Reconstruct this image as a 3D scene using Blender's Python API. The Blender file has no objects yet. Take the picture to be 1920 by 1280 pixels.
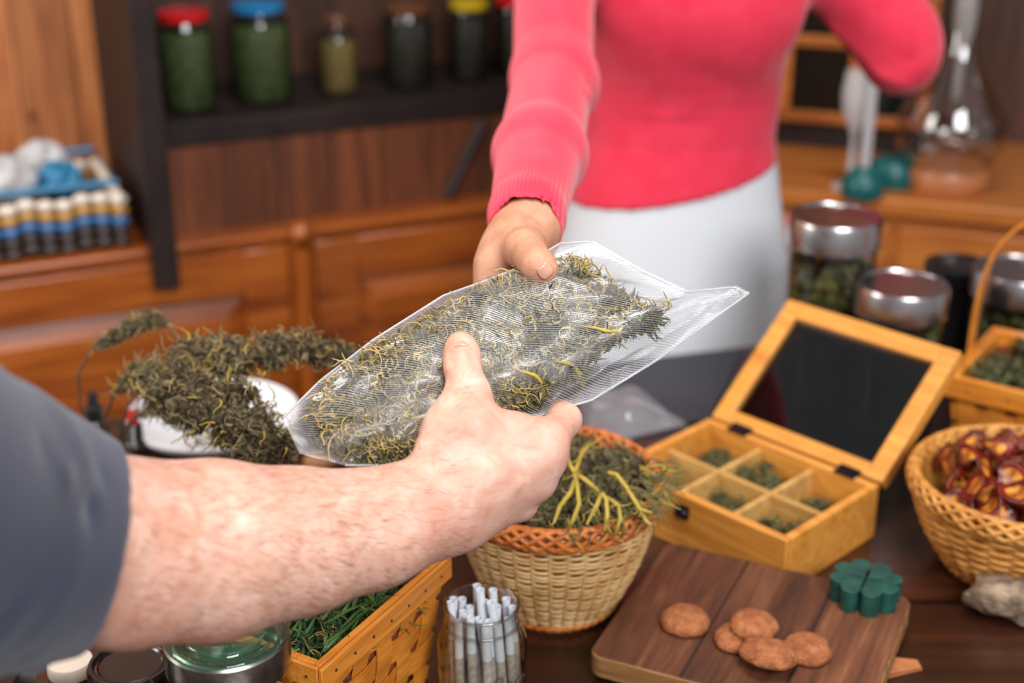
import bpy, math, random
import numpy as np
from mathutils import Vector, Matrix
random.seed(7); rng = np.random.default_rng(7)
sc = bpy.context.scene
COL = sc.collection

# ------------------------------------------------------------------ camera, world, lights, exposure
F = 2667.0; PITCH = math.radians(22.6); CZ = 1.64; T = 0.90      # T: height of the counter top
cam_d = bpy.data.cameras.new('camera'); cam = bpy.data.objects.new('camera', cam_d); COL.objects.link(cam)
cam.location = (0, 0, CZ); cam.rotation_euler = (math.pi/2 - PITCH, 0, 0)
cam_d.sensor_width = 36; cam_d.lens = 50.0; cam_d.clip_start = 0.02
cam_d.dof.use_dof = True; cam_d.dof.focus_distance = 1.04; cam_d.dof.aperture_fstop = 3.2
sc.camera = cam
sc.view_settings.view_transform = 'Standard'; sc.view_settings.look = 'None'
sc.view_settings.exposure = 0.25; sc.view_settings.gamma = 1.0
sc.cycles.transparent_max_bounces = 40; sc.cycles.max_bounces = 10
sc.cycles.caustics_reflective = False; sc.cycles.caustics_refractive = False
w = bpy.data.worlds.new('world'); sc.world = w; w.use_nodes = True
w.node_tree.nodes['Background'].inputs[0].default_value = (0.93, 0.95, 1.0, 1)
w.node_tree.nodes['Background'].inputs[1].default_value = 0.31

def area(name, loc, tgt, sx, sy, power, col):
    d = bpy.data.lights.new(name, 'AREA'); d.shape = 'RECTANGLE'; d.size = sx; d.size_y = sy
    d.energy = power; d.color = col
    o = bpy.data.objects.new(name, d); COL.objects.link(o); o.location = loc
    o.rotation_euler = (Vector(tgt) - Vector(loc)).to_track_quat('-Z', 'Y').to_euler()
    return o
area('window_light', (0.75, -1.1, 2.75), (0.1, 1.2, 1.0), 1.3, 1.0, 66, (0.97, 0.985, 1.0))
area('side_window_light', (-1.75, 1.1, 1.95), (-0.85, 2.2, 1.0), 0.8, 0.9, 22, (1.0, 0.95, 0.88))
area('ceiling_lamp_light', (0.2, 0.9, 3.3), (0.1, 1.3, 0.9), 0.9, 0.9, 30, (1.0, 0.97, 0.93))

# ------------------------------------------------------------------ helpers
def V(*a): return np.array(a, float)
def pc(x, y, z):                    # a point seen at (x, y) of the photograph, z metres along the view axis
    X = z*(x-960)/F; u = -(y-640)/F*z
    return V(X, z*math.cos(PITCH)+u*math.sin(PITCH), CZ-z*math.sin(PITCH)+u*math.cos(PITCH))
def pt(x, y, h):                    # ... the same on the horizontal plane of height h
    C = V(0, 0, CZ); d = pc(x, y, 1)-C
    return C+d*(h-CZ)/d[2]
def nrm(v): v = np.asarray(v, float); return v/(np.linalg.norm(v)+1e-12)

class MB:
    def __init__(s): s.v = []; s.f = []; s.m = []; s.flat = False
    def add(s, vs, fs, m=0):
        b = len(s.v); s.v.extend([tuple(map(float, p)) for p in vs])
        for f in fs: s.f.append(tuple(b+i for i in f)); s.m.append(m)
    def box(s, lo, hi, m=0, M=None, taper=0.0):
        x0, y0, z0 = lo; x1, y1, z1 = hi
        vs = [(x0, y0, z0), (x1, y0, z0), (x1, y1, z0), (x0, y1, z0), (x0, y0, z1), (x1, y0, z1), (x1, y1, z1), (x0, y1, z1)]
        if M is not None: vs = [tuple(M @ Vector(p)) for p in vs]
        s.add(vs, [(3, 2, 1, 0), (4, 5, 6, 7), (0, 1, 5, 4), (1, 2, 6, 5), (2, 3, 7, 6), (3, 0, 4, 7)], m)
    def tube(s, P, r, n=8, m=0, closed=False, caps=True, flat=1.0, up=None):
        P = [np.asarray(p, float) for p in P]; k = len(P)
        if not hasattr(r, '__len__'): r = [r]*k
        vs = []; prev = None
        for i in range(k):
            if closed: t = P[(i+1) % k]-P[i-1]
            else: t = P[min(i+1, k-1)]-P[max(i-1, 0)]
            t = nrm(t)
            if prev is None:
                a = V(0, 0, 1) if abs(t[2]) < .9 else V(1, 0, 0)
                if up is not None: a = np.asarray(up, float)
                prev = nrm(np.cross(t, a))
            side = nrm(prev-np.dot(prev, t)*t); prev = side; q = np.cross(side, t)
            for j in range(n):
                a = 2*math.pi*j/n
                vs.append(P[i]+r[i]*(math.cos(a)*side+flat*math.sin(a)*q))
        fs = []
        for i in range(k if closed else k-1):
            i2 = (i+1) % k
            for j in range(n): j2 = (j+1) % n; fs.append((i*n+j, i*n+j2, i2*n+j2, i2*n+j))
        if caps and not closed: fs.append(tuple(range(n))[::-1]); fs.append(tuple((k-1)*n+j for j in range(n)))
        s.add(vs, fs, m)
    def lathe(s, prof, n=40, c=(0, 0), m=0, cap0=False, cap1=False):
        vs = []; fs = []
        for r, z in prof:
            for j in range(n):
                a = 2*math.pi*j/n; vs.append((c[0]+r*math.cos(a), c[1]+r*math.sin(a), z))
        for i in range(len(prof)-1):
            for j in range(n): j2 = (j+1) % n; fs.append((i*n+j, i*n+j2, (i+1)*n+j2, (i+1)*n+j))
        if cap0: fs.append(tuple(range(n))[::-1])
        if cap1: fs.append(tuple((len(prof)-1)*n+j for j in range(n)))
        s.add(vs, fs, m)
    def prism(s, pts, z0, z1, m=0):
        n = len(pts); vs = [(x, y, z0) for x, y in pts]+[(x, y, z1) for x, y in pts]
        s.add(vs, [tuple(range(n))[::-1], tuple(range(n, 2*n))]+[(i, (i+1) % n, n+(i+1) % n, n+i) for i in range(n)], m)
    def grid(s, G, m=0, closed_u=False):
        nu, nv = len(G), len(G[0]); vs = [p for row in G for p in row]
        s.add(vs, [(i*nv+j, ((i+1) % nu)*nv+j, ((i+1) % nu)*nv+j+1, i*nv+j+1) for i in range(nu if closed_u else nu-1) for j in range(nv-1)], m)
    def ball(s, c, r, n=10, m=0, sc3=(1, 1, 1), jit=0.0):
        vs = []; fs = []; k = n//2
        for i in range(k+1):
            th = math.pi*i/k
            for j in range(n):
                a = 2*math.pi*j/n; q = 1+random.uniform(-jit, jit)
                vs.append((c[0]+r*q*sc3[0]*math.sin(th)*math.cos(a), c[1]+r*q*sc3[1]*math.sin(th)*math.sin(a), c[2]+r*q*sc3[2]*math.cos(th)))
        for i in range(k):
            for j in range(n): j2 = (j+1) % n; fs.append((i*n+j, (i+1)*n+j, (i+1)*n+j2, i*n+j2))
        s.add(vs, fs, m)

def tag(o, label=None, cat=None, group=None, kind=None):
    if label: o['label'] = label
    if cat: o['category'] = cat
    if group: o['group'] = group
    if kind: o['kind'] = kind
    return o
def thing(name, label, cat, loc=(0, 0, 0), rz=0, group=None):
    o = bpy.data.objects.new(name, None); COL.objects.link(o); o.empty_display_size = .02
    o.location = loc; o.rotation_euler = (0, 0, rz)
    return tag(o, label, cat, group)
def build(name, mb, mats, parent=None, bevel=0, sharp=35, loc=None, rz=0, segs=2, solid=0, smooth=True):
    me = bpy.data.meshes.new(name); me.from_pydata(mb.v, [], mb.f)
    if not isinstance(mats, (list, tuple)): mats = [mats]
    for m in mats: me.materials.append(m)
    me.polygons.foreach_set('material_index', mb.m)
    me.polygons.foreach_set('use_smooth', [smooth]*len(mb.f))
    if smooth and sharp: me.set_sharp_from_angle(angle=math.radians(sharp))
    me.update()
    o = bpy.data.objects.new(name, me); COL.objects.link(o)
    if parent: o.parent = parent
    if loc is not None: o.location = loc
    if rz: o.rotation_euler = (0, 0, rz)
    if bevel:
        b = o.modifiers.new('bevel', 'BEVEL'); b.width = bevel; b.segments = segs; b.limit_method = 'ANGLE'; b.angle_limit = math.radians(40)
    if solid:
        b = o.modifiers.new('solid', 'SOLIDIFY'); b.thickness = solid; b.offset = -1
    return o
def structure(name, mb, m, **k): return tag(build(name, mb, m, **k), kind='structure')
def copy_thing(o, loc, rot, label=None):
    c = o.copy(); COL.objects.link(c); c.location = loc; c.rotation_euler = rot
    for ch in o.children: d = ch.copy(); COL.objects.link(d); d.parent = c
    if label: c['label'] = label
    return c

# ------------------------------------------------------------------ materials
def lin(h):
    h = h.lstrip('#'); c = [int(h[i:i+2], 16)/255 for i in (0, 2, 4)]
    return tuple([(x/12.92 if x <= .04045 else ((x+.055)/1.055)**2.4) for x in c]+[1.0])
def newmat(name):
    m = bpy.data.materials.new(name); m.use_nodes = True; nt = m.node_tree
    return m, nt, nt.nodes['Principled BSDF']
def nd(nt, t, **k):
    n = nt.nodes.new(t)
    for a, b in k.items():
        if isinstance(a, str) and a.startswith('i_'): n.inputs[a[2:].replace('_', ' ')].default_value = b
        else: setattr(n, a, b)
    return n
def coords(nt, scale=(1, 1, 1), rot=(0, 0, 0)):
    tc = nd(nt, 'ShaderNodeTexCoord'); mp = nd(nt, 'ShaderNodeMapping')
    mp.inputs['Scale'].default_value = scale; mp.inputs['Rotation'].default_value = rot
    nt.links.new(tc.outputs['Object'], mp.inputs['Vector']); return mp.outputs['Vector']
def ramp(nt, fac, stops):
    r = nd(nt, 'ShaderNodeValToRGB'); cr = r.color_ramp
    while len(cr.elements) < len(stops): cr.elements.new(.5)
    for e, (p, c) in zip(cr.elements, stops): e.position = p; e.color = lin(c) if isinstance(c, str) else c
    nt.links.new(fac, r.inputs[0]); return r.outputs[0]
def bumpify(nt, b, fac, strength, dist=.001):
    bp = nd(nt, 'ShaderNodeBump'); bp.inputs['Strength'].default_value = strength; bp.inputs['Distance'].default_value = dist
    nt.links.new(fac, bp.inputs['Height']); nt.links.new(bp.outputs[0], b.inputs['Normal']); return bp
def plain(name, c, rough=.5, metal=0, c2=None, ns=40, bump=0, bs=None, coat=0, sub=0, spec=.5, bd=.001, sheen=0):
    m, nt, b = newmat(name)
    b.inputs['Base Color'].default_value = lin(c); b.inputs['Roughness'].default_value = rough; b.inputs['Metallic'].default_value = metal
    b.inputs['Coat Weight'].default_value = coat; b.inputs['Specular IOR Level'].default_value = spec; b.inputs['Sheen Weight'].default_value = sheen
    if sub: b.inputs['Subsurface Weight'].default_value = sub; b.inputs['Subsurface Scale'].default_value = .008
    vec = coords(nt)
    if c2:
        n = nd(nt, 'ShaderNodeTexNoise'); n.inputs['Scale'].default_value = ns; n.inputs['Detail'].default_value = 5
        nt.links.new(vec, n.inputs['Vector']); nt.links.new(ramp(nt, n.outputs[0], [(.35, c), (.65, c2)]), b.inputs['Base Color'])
    if bump:
        n = nd(nt, 'ShaderNodeTexNoise'); n.inputs['Scale'].default_value = bs or 200; n.inputs['Detail'].default_value = 4
        nt.links.new(vec, n.inputs['Vector']); bumpify(nt, b, n.outputs[0], bump, bd)
    return m
def wood(name, c1, c2, c3, axis='x', fine=1.0, rough=.35, coat=.2, plank=0, paxis='x', seam='#1d0f08', knots=False, contrast=1.0, bump=.12):
    m, nt, b = newmat(name); L = nt.links
    long_, acr = 2.2*fine, 26*fine
    s = {'x': (long_, acr, acr), 'y': (acr, long_, acr), 'z': (acr, acr, long_)}[axis]
    vec = coords(nt, s)
    n1 = nd(nt, 'ShaderNodeTexNoise'); n1.inputs['Scale'].default_value = 1.0; n1.inputs['Detail'].default_value = 7; n1.inputs['Distortion'].default_value = 1.3
    L.new(vec, n1.inputs['Vector'])
    v2 = coords(nt, tuple(q*4 for q in s)); n2 = nd(nt, 'ShaderNodeTexNoise'); n2.inputs['Scale'].default_value = 1.2; n2.inputs['Detail'].default_value = 3
    L.new(v2, n2.inputs['Vector'])
    mx = nd(nt, 'ShaderNodeMix', data_type='FLOAT'); mx.inputs[0].default_value = .35; L.new(n1.outputs[0], mx.inputs[2]); L.new(n2.outputs[0], mx.inputs[3])
    d = .16*contrast
    col = ramp(nt, mx.outputs[0], [(.5-d, c1), (.5, c2), (.5+d, c3)])
    if knots:
        kv = coords(nt, (11, 11, 7)); vo = nd(nt, 'ShaderNodeTexVoronoi'); vo.inputs['Scale'].default_value = 1.0; L.new(kv, vo.inputs['Vector'])
        rr = ramp(nt, vo.outputs['Distance'], [(.05, (1, 1, 1, 1)), (.16, (0, 0, 0, 1))])
        mk = nd(nt, 'ShaderNodeMix', data_type='RGBA'); L.new(rr, mk.inputs[0]); L.new(col, mk.inputs[6]); mk.inputs[7].default_value = lin(seam); col = mk.outputs[2]
    if plank:
        tc = nd(nt, 'ShaderNodeTexCoord'); sx = nd(nt, 'ShaderNodeSeparateXYZ'); L.new(tc.outputs['Object'], sx.inputs[0])
        o = sx.outputs['XYZ'.index(paxis.upper())]
        dv = nd(nt, 'ShaderNodeMath', operation='DIVIDE'); L.new(o, dv.inputs[0]); dv.inputs[1].default_value = plank
        fl = nd(nt, 'ShaderNodeMath', operation='FLOOR'); L.new(dv.outputs[0], fl.inputs[0])
        wn = nd(nt, 'ShaderNodeTexWhiteNoise', noise_dimensions='1D'); L.new(fl.outputs[0], wn.inputs['W'])
        hs = nd(nt, 'ShaderNodeHueSaturation'); mr = nd(nt, 'ShaderNodeMapRange'); L.new(wn.outputs[0], mr.inputs[0]); mr.inputs[3].default_value = .78; mr.inputs[4].default_value = 1.18
        L.new(mr.outputs[0], hs.inputs['Value']); L.new(col, hs.inputs['Color']); col = hs.outputs[0]
        fr = nd(nt, 'ShaderNodeMath', operation='FRACT'); L.new(dv.outputs[0], fr.inputs[0])
        pp = nd(nt, 'ShaderNodeMath', operation='PINGPONG'); L.new(fr.outputs[0], pp.inputs[0]); pp.inputs[1].default_value = .5
        rs = ramp(nt, pp.outputs[0], [(.008, (1, 1, 1, 1)), (.03, (0, 0, 0, 1))])
        mk = nd(nt, 'ShaderNodeMix', data_type='RGBA'); L.new(rs, mk.inputs[0]); L.new(col, mk.inputs[6]); mk.inputs[7].default_value = lin(seam); col = mk.outputs[2]
    L.new(col, b.inputs['Base Color']); b.inputs['Roughness'].default_value = rough; b.inputs['Coat Weight'].default_value = coat; b.inputs['Coat Roughness'].default_value = .25
    if bump: bumpify(nt, b, mx.outputs[0], bump)
    return m
def schlick(nt, gain):
    fr = nd(nt, 'ShaderNodeLayerWeight'); fr.inputs[0].default_value = .5
    pw = nd(nt, 'ShaderNodeMath', operation='POWER'); nt.links.new(fr.outputs['Facing'], pw.inputs[0]); pw.inputs[1].default_value = 5
    mu = nd(nt, 'ShaderNodeMath', operation='MULTIPLY_ADD', use_clamp=True); nt.links.new(pw.outputs[0], mu.inputs[0]); mu.inputs[1].default_value = .9*gain; mu.inputs[2].default_value = .045*gain
    return fr, mu
def glass(name, tint='#f2f6f4', edge='#6d7a74', rough=.03, gain=1.7, bump=0, haze=0.0, hazec='#ffffff'):
    """thin clear glass or film: see-through facing us, denser and more mirror-like at grazing angles"""
    m, nt, b = newmat(name); L = nt.links; nt.nodes.remove(b); out = nt.nodes['Material Output']
    lw = nd(nt, 'ShaderNodeLayerWeight'); lw.inputs[0].default_value = .35
    col = ramp(nt, lw.outputs['Facing'], [(.35, tint), (.97, edge)])
    tr = nd(nt, 'ShaderNodeBsdfTransparent'); L.new(col, tr.inputs[0])
    gl = nd(nt, 'ShaderNodeBsdfGlossy'); gl.inputs['Roughness'].default_value = rough
    fr, mu = schlick(nt, gain)
    if bump:
        n = nd(nt, 'ShaderNodeTexNoise'); n.inputs['Scale'].default_value = bump; L.new(coords(nt), n.inputs['Vector'])
        bp = nd(nt, 'ShaderNodeBump'); bp.inputs['Strength'].default_value = .5; bp.inputs['Distance'].default_value = .004; L.new(n.outputs[0], bp.inputs['Height'])
        L.new(bp.outputs[0], gl.inputs['Normal']); L.new(bp.outputs[0], fr.inputs['Normal'])
    mx = nd(nt, 'ShaderNodeMixShader'); L.new(mu.outputs[0], mx.inputs[0]); L.new(tr.outputs[0], mx.inputs[1]); L.new(gl.outputs[0], mx.inputs[2])
    res = mx.outputs[0]
    if haze:
        df = nd(nt, 'ShaderNodeBsdfTranslucent'); df.inputs[0].default_value = lin(hazec)
        df2 = nd(nt, 'ShaderNodeBsdfDiffuse'); df2.inputs[0].default_value = lin(hazec)
        ad = nd(nt, 'ShaderNodeMixShader'); ad.inputs[0].default_value = .6; L.new(df.outputs[0], ad.inputs[1]); L.new(df2.outputs[0], ad.inputs[2])
        m2 = nd(nt, 'ShaderNodeMixShader'); m2.inputs[0].default_value = haze; L.new(res, m2.inputs[1]); L.new(ad.outputs[0], m2.inputs[2]); res = m2.outputs[0]
    L.new(res, out.inputs[0]); return m

# ------------------------------------------------------------------ organic surfaces: signed-distance field -> surface nets
def surface_nets(D, org, h):
    S = D < 0
    nx, ny, nz = D.shape
    c = np.zeros((nx-1, ny-1, nz-1), np.int8)
    for dx in (0, 1):
        for dy in (0, 1):
            for dz in (0, 1): c += S[dx:nx-1+dx, dy:ny-1+dy, dz:nz-1+dz]
    act = np.argwhere((c > 0) & (c < 8))
    idx = -np.ones(c.shape, np.int64); idx[tuple(act.T)] = np.arange(len(act))
    acc = np.zeros((len(act), 3)); cnt = np.zeros(len(act))
    cor = [(a, b, e) for a in (0, 1) for b in (0, 1) for e in (0, 1)]
    for p in cor:
        for ax in range(3):
            if p[ax]: continue
            q = list(p); q[ax] = 1
            d0 = D[act[:, 0]+p[0], act[:, 1]+p[1], act[:, 2]+p[2]]; d1 = D[act[:, 0]+q[0], act[:, 1]+q[1], act[:, 2]+q[2]]
            k = (d0 < 0) != (d1 < 0); t = d0/(d0-d1+1e-20)
            pos = np.array(p, float)[None].repeat(len(act), 0); pos[:, ax] = t
            acc[k] += pos[k]; cnt[k] += 1
    vs = org+h*(act+acc/cnt[:, None])
    fs = []
    for ax in range(3):
        a1, a2 = (ax+1) % 3, (ax+2) % 3
        sl0 = [slice(None)]*3; sl1 = [slice(None)]*3; sl0[ax] = slice(0, -1); sl1[ax] = slice(1, None)
        A = S[tuple(sl0)]; B = S[tuple(sl1)]
        e = np.argwhere(A != B); e = e[(e[:, a1] > 0) & (e[:, a2] > 0) & (e[:, a1] < D.shape[a1]-1) & (e[:, a2] < D.shape[a2]-1)]
        def cell(o1, o2):
            q = e.copy(); q[:, a1] -= o1; q[:, a2] -= o2; return idx[tuple(q.T)]
        Q = np.stack([cell(1, 1), cell(0, 1), cell(0, 0), cell(1, 0)], 1)
        fl = ~A[tuple(e.T)]
        Q[fl] = Q[fl][:, ::-1]; fs.append(Q)
    return vs, np.concatenate(fs)
def sdf_rc(P, a, b, ra, rb):
    ba = b-a; L2 = np.dot(ba, ba)+1e-12
    t = np.clip(((P-a) @ ba)/L2, 0, 1)
    return np.linalg.norm(P-a-t[..., None]*ba, axis=-1)-(ra+(rb-ra)*t)
def organic(prims, h, post=None):
    """prims: (kind, ..., k) with kind 'rc' a b ra rb k | 'el' centre radii(3) axes(3x3) k | 'loft' keys k | 'cutplane' p n k | 'cutrc' a b ra rb k"""
    lo = np.full(3, 1e9); hi = -lo
    for p in prims:
        if p[0] == 'rc':
            for q, r in ((p[1], p[3]), (p[2], p[4])): lo = np.minimum(lo, q-r); hi = np.maximum(hi, q+r)
        elif p[0] == 'el': lo = np.minimum(lo, p[1]-max(p[2])); hi = np.maximum(hi, p[1]+max(p[2]))
        elif p[0] == 'loft':
            K = p[1]; lo = np.minimum(lo, [min(K[:, 1]-K[:, 3]), min(K[:, 2]-K[:, 4]), K[0, 0]]); hi = np.maximum(hi, [max(K[:, 1]+K[:, 3]), max(K[:, 2]+K[:, 4]), K[-1, 0]])
    lo = lo-.02; hi = hi+.02; n = np.ceil((hi-lo)/h).astype(int)+1
    D = np.full(n, .05, np.float32)
    ax = [lo[i]+h*np.arange(n[i]) for i in range(3)]
    for p in prims:
        k = p[-1]
        if p[0] == 'rc' or p[0] == 'cutrc':
            a, b = p[1], p[2]; mg = max(p[3], p[4])+k+3*h; l = np.minimum(a, b)-mg; u = np.maximum(a, b)+mg
        elif p[0] == 'el': mg = max(p[2])+k+3*h; l = p[1]-mg; u = p[1]+mg
        else: l, u = lo, hi
        i0 = np.clip(np.floor((l-lo)/h).astype(int), 0, n); i1 = np.clip(np.ceil((u-lo)/h).astype(int)+1, 0, n)
        if (i1 <= i0).any(): continue
        sl = tuple(slice(i0[i], i1[i]) for i in range(3))
        P = np.stack(np.meshgrid(*[ax[i][sl[i]] for i in range(3)], indexing='ij'), -1)
        if p[0] in ('rc', 'cutrc'): d = sdf_rc(P, p[1], p[2], p[3], p[4])
        elif p[0] == 'el':
            q = ((P-p[1]) @ np.asarray(p[3]).T)/np.asarray(p[2]); r = np.linalg.norm(q, axis=-1); d = (r-1)*min(p[2])*.9+0*r
        elif p[0] == 'loft':
            K = p[1]; z = P[..., 2]; g = lambda i: np.interp(z, K[:, 0], K[:, i])
            A, B = g(3), g(4); r = np.sqrt(((P[..., 0]-g(1))/A)**2+((P[..., 1]-g(2))/B)**2)
            d = np.maximum((r-1)*np.minimum(A, B), np.maximum(K[0, 0]-z, z-K[-1, 0]))
        elif p[0] == 'cutplane': d = (P-p[1]) @ p[2]
        cur = D[sl].astype(float)
        if p[0].startswith('cut'):
            dd = -d if p[0] == 'cutrc' else d       # keep where dd < 0
            D[sl] = np.maximum(cur, dd)
        else:
            hh = np.clip(.5+.5*(cur-d)/k, 0, 1); D[sl] = cur*(1-hh)+d*hh-k*hh*(1-hh)
    vs, fs = surface_nets(D, lo, h)
    # relax a little
    e = np.concatenate([fs[:, [0, 1]], fs[:, [1, 2]], fs[:, [2, 3]], fs[:, [3, 0]]])
    for it in range(3):
        acc = np.zeros_like(vs); cnt = np.zeros(len(vs))
        for i, j in ((0, 1), (1, 0)): np.add.at(acc, e[:, i], vs[e[:, j]]); np.add.at(cnt, e[:, i], 1)
        vs = vs*.5+.5*acc/np.maximum(cnt, 1)[:, None]
    N = np.zeros_like(vs); fn = np.cross(vs[fs[:, 2]]-vs[fs[:, 0]], vs[fs[:, 3]]-vs[fs[:, 1]])
    for i in range(4): np.add.at(N, fs[:, i], fn)
    N /= np.linalg.norm(N, axis=1)[:, None]+1e-12
    if post is not None: vs = post(vs, N)
    return vs, fs, N
def build_np(name, vs, fs, mat, parent=None):
    me = bpy.data.meshes.new(name); me.from_pydata(vs.tolist(), [], fs.tolist()); me.materials.append(mat)
    me.polygons.foreach_set('use_smooth', [True]*len(fs)); me.update()
    o = bpy.data.objects.new(name, me); COL.objects.link(o)
    if parent: o.parent = parent
    return o
def groove(vs, N, segs):
    """segs: (a, b, width, depth): a gaussian ridge (depth>0) or crease (depth<0) along a segment"""
    out = vs.copy()
    for a, b, w_, d_ in segs:
        ba = b-a; t = np.clip(((vs-a) @ ba)/np.dot(ba, ba), 0, 1); r = np.linalg.norm(vs-a-t[:, None]*ba, axis=1)
        out += N*(d_*np.exp(-(r/w_)**2))[:, None]
    return out

# ------------------------------------------------------------------ foliage
def blade(mb, p, d, l, w_, m, droop=.3):
    d = nrm(d); s = nrm(np.cross(d, rng.normal(size=3))); u = np.cross(s, d)
    q1 = p+d*l*.45+u*l*.08; q2 = p+d*l-u*l*droop*rng.random()
    mb.add([p-s*w_*.3, p+s*w_*.3, q1+s*w_*.5, q2, q1-s*w_*.5, ], [(0, 1, 2, 4), (4, 2, 3)], m)
def curl(mb, p, d, l, r, m, n=9, wild=1.0, flatten=None, taper=True):
    d = nrm(d); P = [np.array(p, float)]; ax = nrm(rng.normal(size=3)); w_ = rng.uniform(.15, .75)*wild
    if flatten is not None: ax = nrm(flatten+rng.normal(size=3)*.3)
    for i in range(n):
        P.append(P[-1]+d*l/n)
        a = w_*(1 if i < n*.6 else -1)
        d = nrm(d*math.cos(a)+np.cross(ax, d)*math.sin(a)+rng.normal(size=3)*.06)
    mb.tube(P, [r*(1-.6*i/n) if taper else r for i in range(n+1)], n=4, m=m, caps=False)
def bud(mb, c, R, n, stretch=(1, 1, 1), mats=(0, 1, 2), curls=0, cm=3, core=True, bl=.35):
    c = np.asarray(c, float); st = np.asarray(stretch, float)
    if core: mb.ball(c, R*.66, n=6, m=mats[0], sc3=stretch, jit=.25)
    for i in range(int(n*1.5)):
        q = nrm(rng.normal(size=3)); p = c+q*R*st*rng.uniform(.40, .92)
        blade(mb, p, nrm(q*.6+rng.normal(size=3)*.7), R*rng.uniform(bl*.8, bl*1.8), R*rng.uniform(.12, .27), mats[int(rng.integers(len(mats)))], droop=.6)
    for i in range(curls):
        q = nrm(rng.normal(size=3)); curl(mb, c+q*R*st*.85, nrm(q+rng.normal(size=3)*.8), R*rng.uniform(.6, 1.5), R*.035+.0002, cm, n=6, wild=1.2)
# ------------------------------------------------------------------ material library
M = {}
M['pine_wall'] = wood('pine_wall', '#8a4a26', '#b06a3c', '#c8844e', 'z', .8, .42, .15, plank=.0965, paxis='x', seam='#3a1c0c', knots=True)
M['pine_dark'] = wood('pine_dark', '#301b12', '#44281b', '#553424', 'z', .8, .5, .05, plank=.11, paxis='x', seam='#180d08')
M['pine_low'] = wood('pine_panel', '#4a2412', '#67361c', '#7c4626', 'z', .8, .5, .05, plank=.0925, paxis='x', seam='#1c0e08', knots=True)
M['sideboard'] = wood('sideboard', '#6c300c', '#964a14', '#b06020', 'x', .8, .3, .35)
M['sideboard_v'] = wood('sideboard_v', '#6c300c', '#964a14', '#b06020', 'z', .8, .3, .35)
M['counter_wood'] = wood('counter_wood', '#8c4a1c', '#b4682c', '#cc8038', 'x', .8, .35, .2)
M['black_wood'] = plain('black_stained_wood', '#1d1512', .55, spec=.3, c2='#2a1e1c', ns=18, bump=.15, bs=60)
M['table'] = wood('table_wood', '#1c0d08', '#34190e', '#4a2614', 'x', .7, .3, .35, plank=.19, paxis='y', seam='#0c0604', contrast=1.2)
M['board'] = wood('board_wood', '#3a1d10', '#60361f', '#86573a', 'y', 1.6, .6, .0, plank=.083, paxis='x', seam='#2a150c', contrast=1.35, bump=.3)
M['board_edge'] = wood('board_edge_wood', '#6d4424', '#96683c', '#b88a58', 'x', 2.2, .65, 0)
M['bamboo'] = wood('bamboo', '#b87228', '#d8923e', '#e8a854', 'x', 2.5, .38, .15, contrast=1.4, bump=.05)
M['bamboo_in'] = wood('bamboo_inner', '#b08444', '#c89c58', '#d8b070', 'x', 2.5, .5, 0, bump=.05)
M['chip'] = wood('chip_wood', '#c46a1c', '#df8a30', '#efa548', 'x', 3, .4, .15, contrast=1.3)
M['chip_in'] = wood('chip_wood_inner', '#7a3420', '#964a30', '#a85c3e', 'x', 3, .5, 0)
M['wicker'] = plain('pale_wicker', '#b98a52', .5, c2='#d8b27a', ns=45, bump=.3, bs=300)
M['wicker_rim'] = plain('red_brown_willow', '#b05c24', .4, c2='#d88038', ns=50, bump=.2, bs=300)
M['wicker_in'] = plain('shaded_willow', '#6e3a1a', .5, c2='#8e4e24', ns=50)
M['wicker2'] = plain('golden_willow', '#b07028', .45, c2='#d89a4c', ns=45, bump=.3, bs=300)
M['steel'] = plain('brushed_steel', '#b9b4b4', .26, 1.0)
M['steel_dark'] = plain('dark_steel', '#3a3640', .35, 1.0)
M['tin'] = plain('tin_band', '#b0aca2', .28, 1.0, c2='#8e8a80', ns=120)
M['glass'] = glass('clear_glass', '#f8faf8', '#a8b0aa')
M['glass_dark'] = glass('dim_glass', '#dde2dd', '#5a625a', gain=1.4)
M['glass_green'] = glass('green_tinted_glass', '#c4e8d8', '#4fa084', gain=1.5, haze=.10, hazec='#9adcc0')
M['pane'] = glass('lid_pane', '#9c9a9a', '#4a4848', gain=1.3)
M['film'] = glass('crumpled_film', '#e6e6ec', '#a8a8b8', .12, 2.2, bump=38, haze=.16)
M['film2'] = glass('packet_film', '#e6e6ec', '#c8c8d8', .15, 2.0, bump=60, haze=.55)
M['g1'] = plain('herb_dark_green', '#3a391e', .75, c2='#4e4a26', ns=90)
M['g2'] = plain('herb_olive', '#62602e', .7, c2='#766e3a', ns=90)
M['g3'] = plain('herb_grey_green', '#757048', .7, c2='#5a5636', ns=90)
M['tan'] = plain('herb_tan_strand', '#b89858', .6, c2='#9a7c42', ns=60)
M['yel'] = plain('herb_yellow_stalk', '#a48c30', .55, c2='#bca244', ns=60)
M['b1'] = plain('dried_bud_brown', '#3a2f1e', .75, c2='#574730', ns=90)
M['b2'] = plain('dried_bud_olive', '#5f5638', .7, c2='#736746', ns=90)
M['b3'] = plain('dried_bud_tan', '#94805a', .7, c2='#7c6a48', ns=90)
M['stem'] = plain('dry_stem', '#5a4432', .6, c2='#6e5640', ns=80)
M['lg1'] = plain('fresh_leaf_dark', '#1c3420', .55, c2='#2a4626', ns=70)
M['lg2'] = plain('fresh_leaf_green', '#2f5427', .5, c2='#4a7436', ns=70)
M['jarherb'] = plain('jar_leaf', '#3a4828', .7, c2='#5c683a', ns=70, bump=.6, bs=150)
M['grain'] = plain('jar_grain', '#7a6232', .7, c2='#9c8246', ns=150, bump=.5, bs=300)
M['darkfill'] = plain('jar_dark_filling', '#241f18', .7, c2='#342c22', ns=90, bump=.5, bs=200)
M['red_lid'] = plain('red_lid', '#d2161e', .3, coat=.3)
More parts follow.
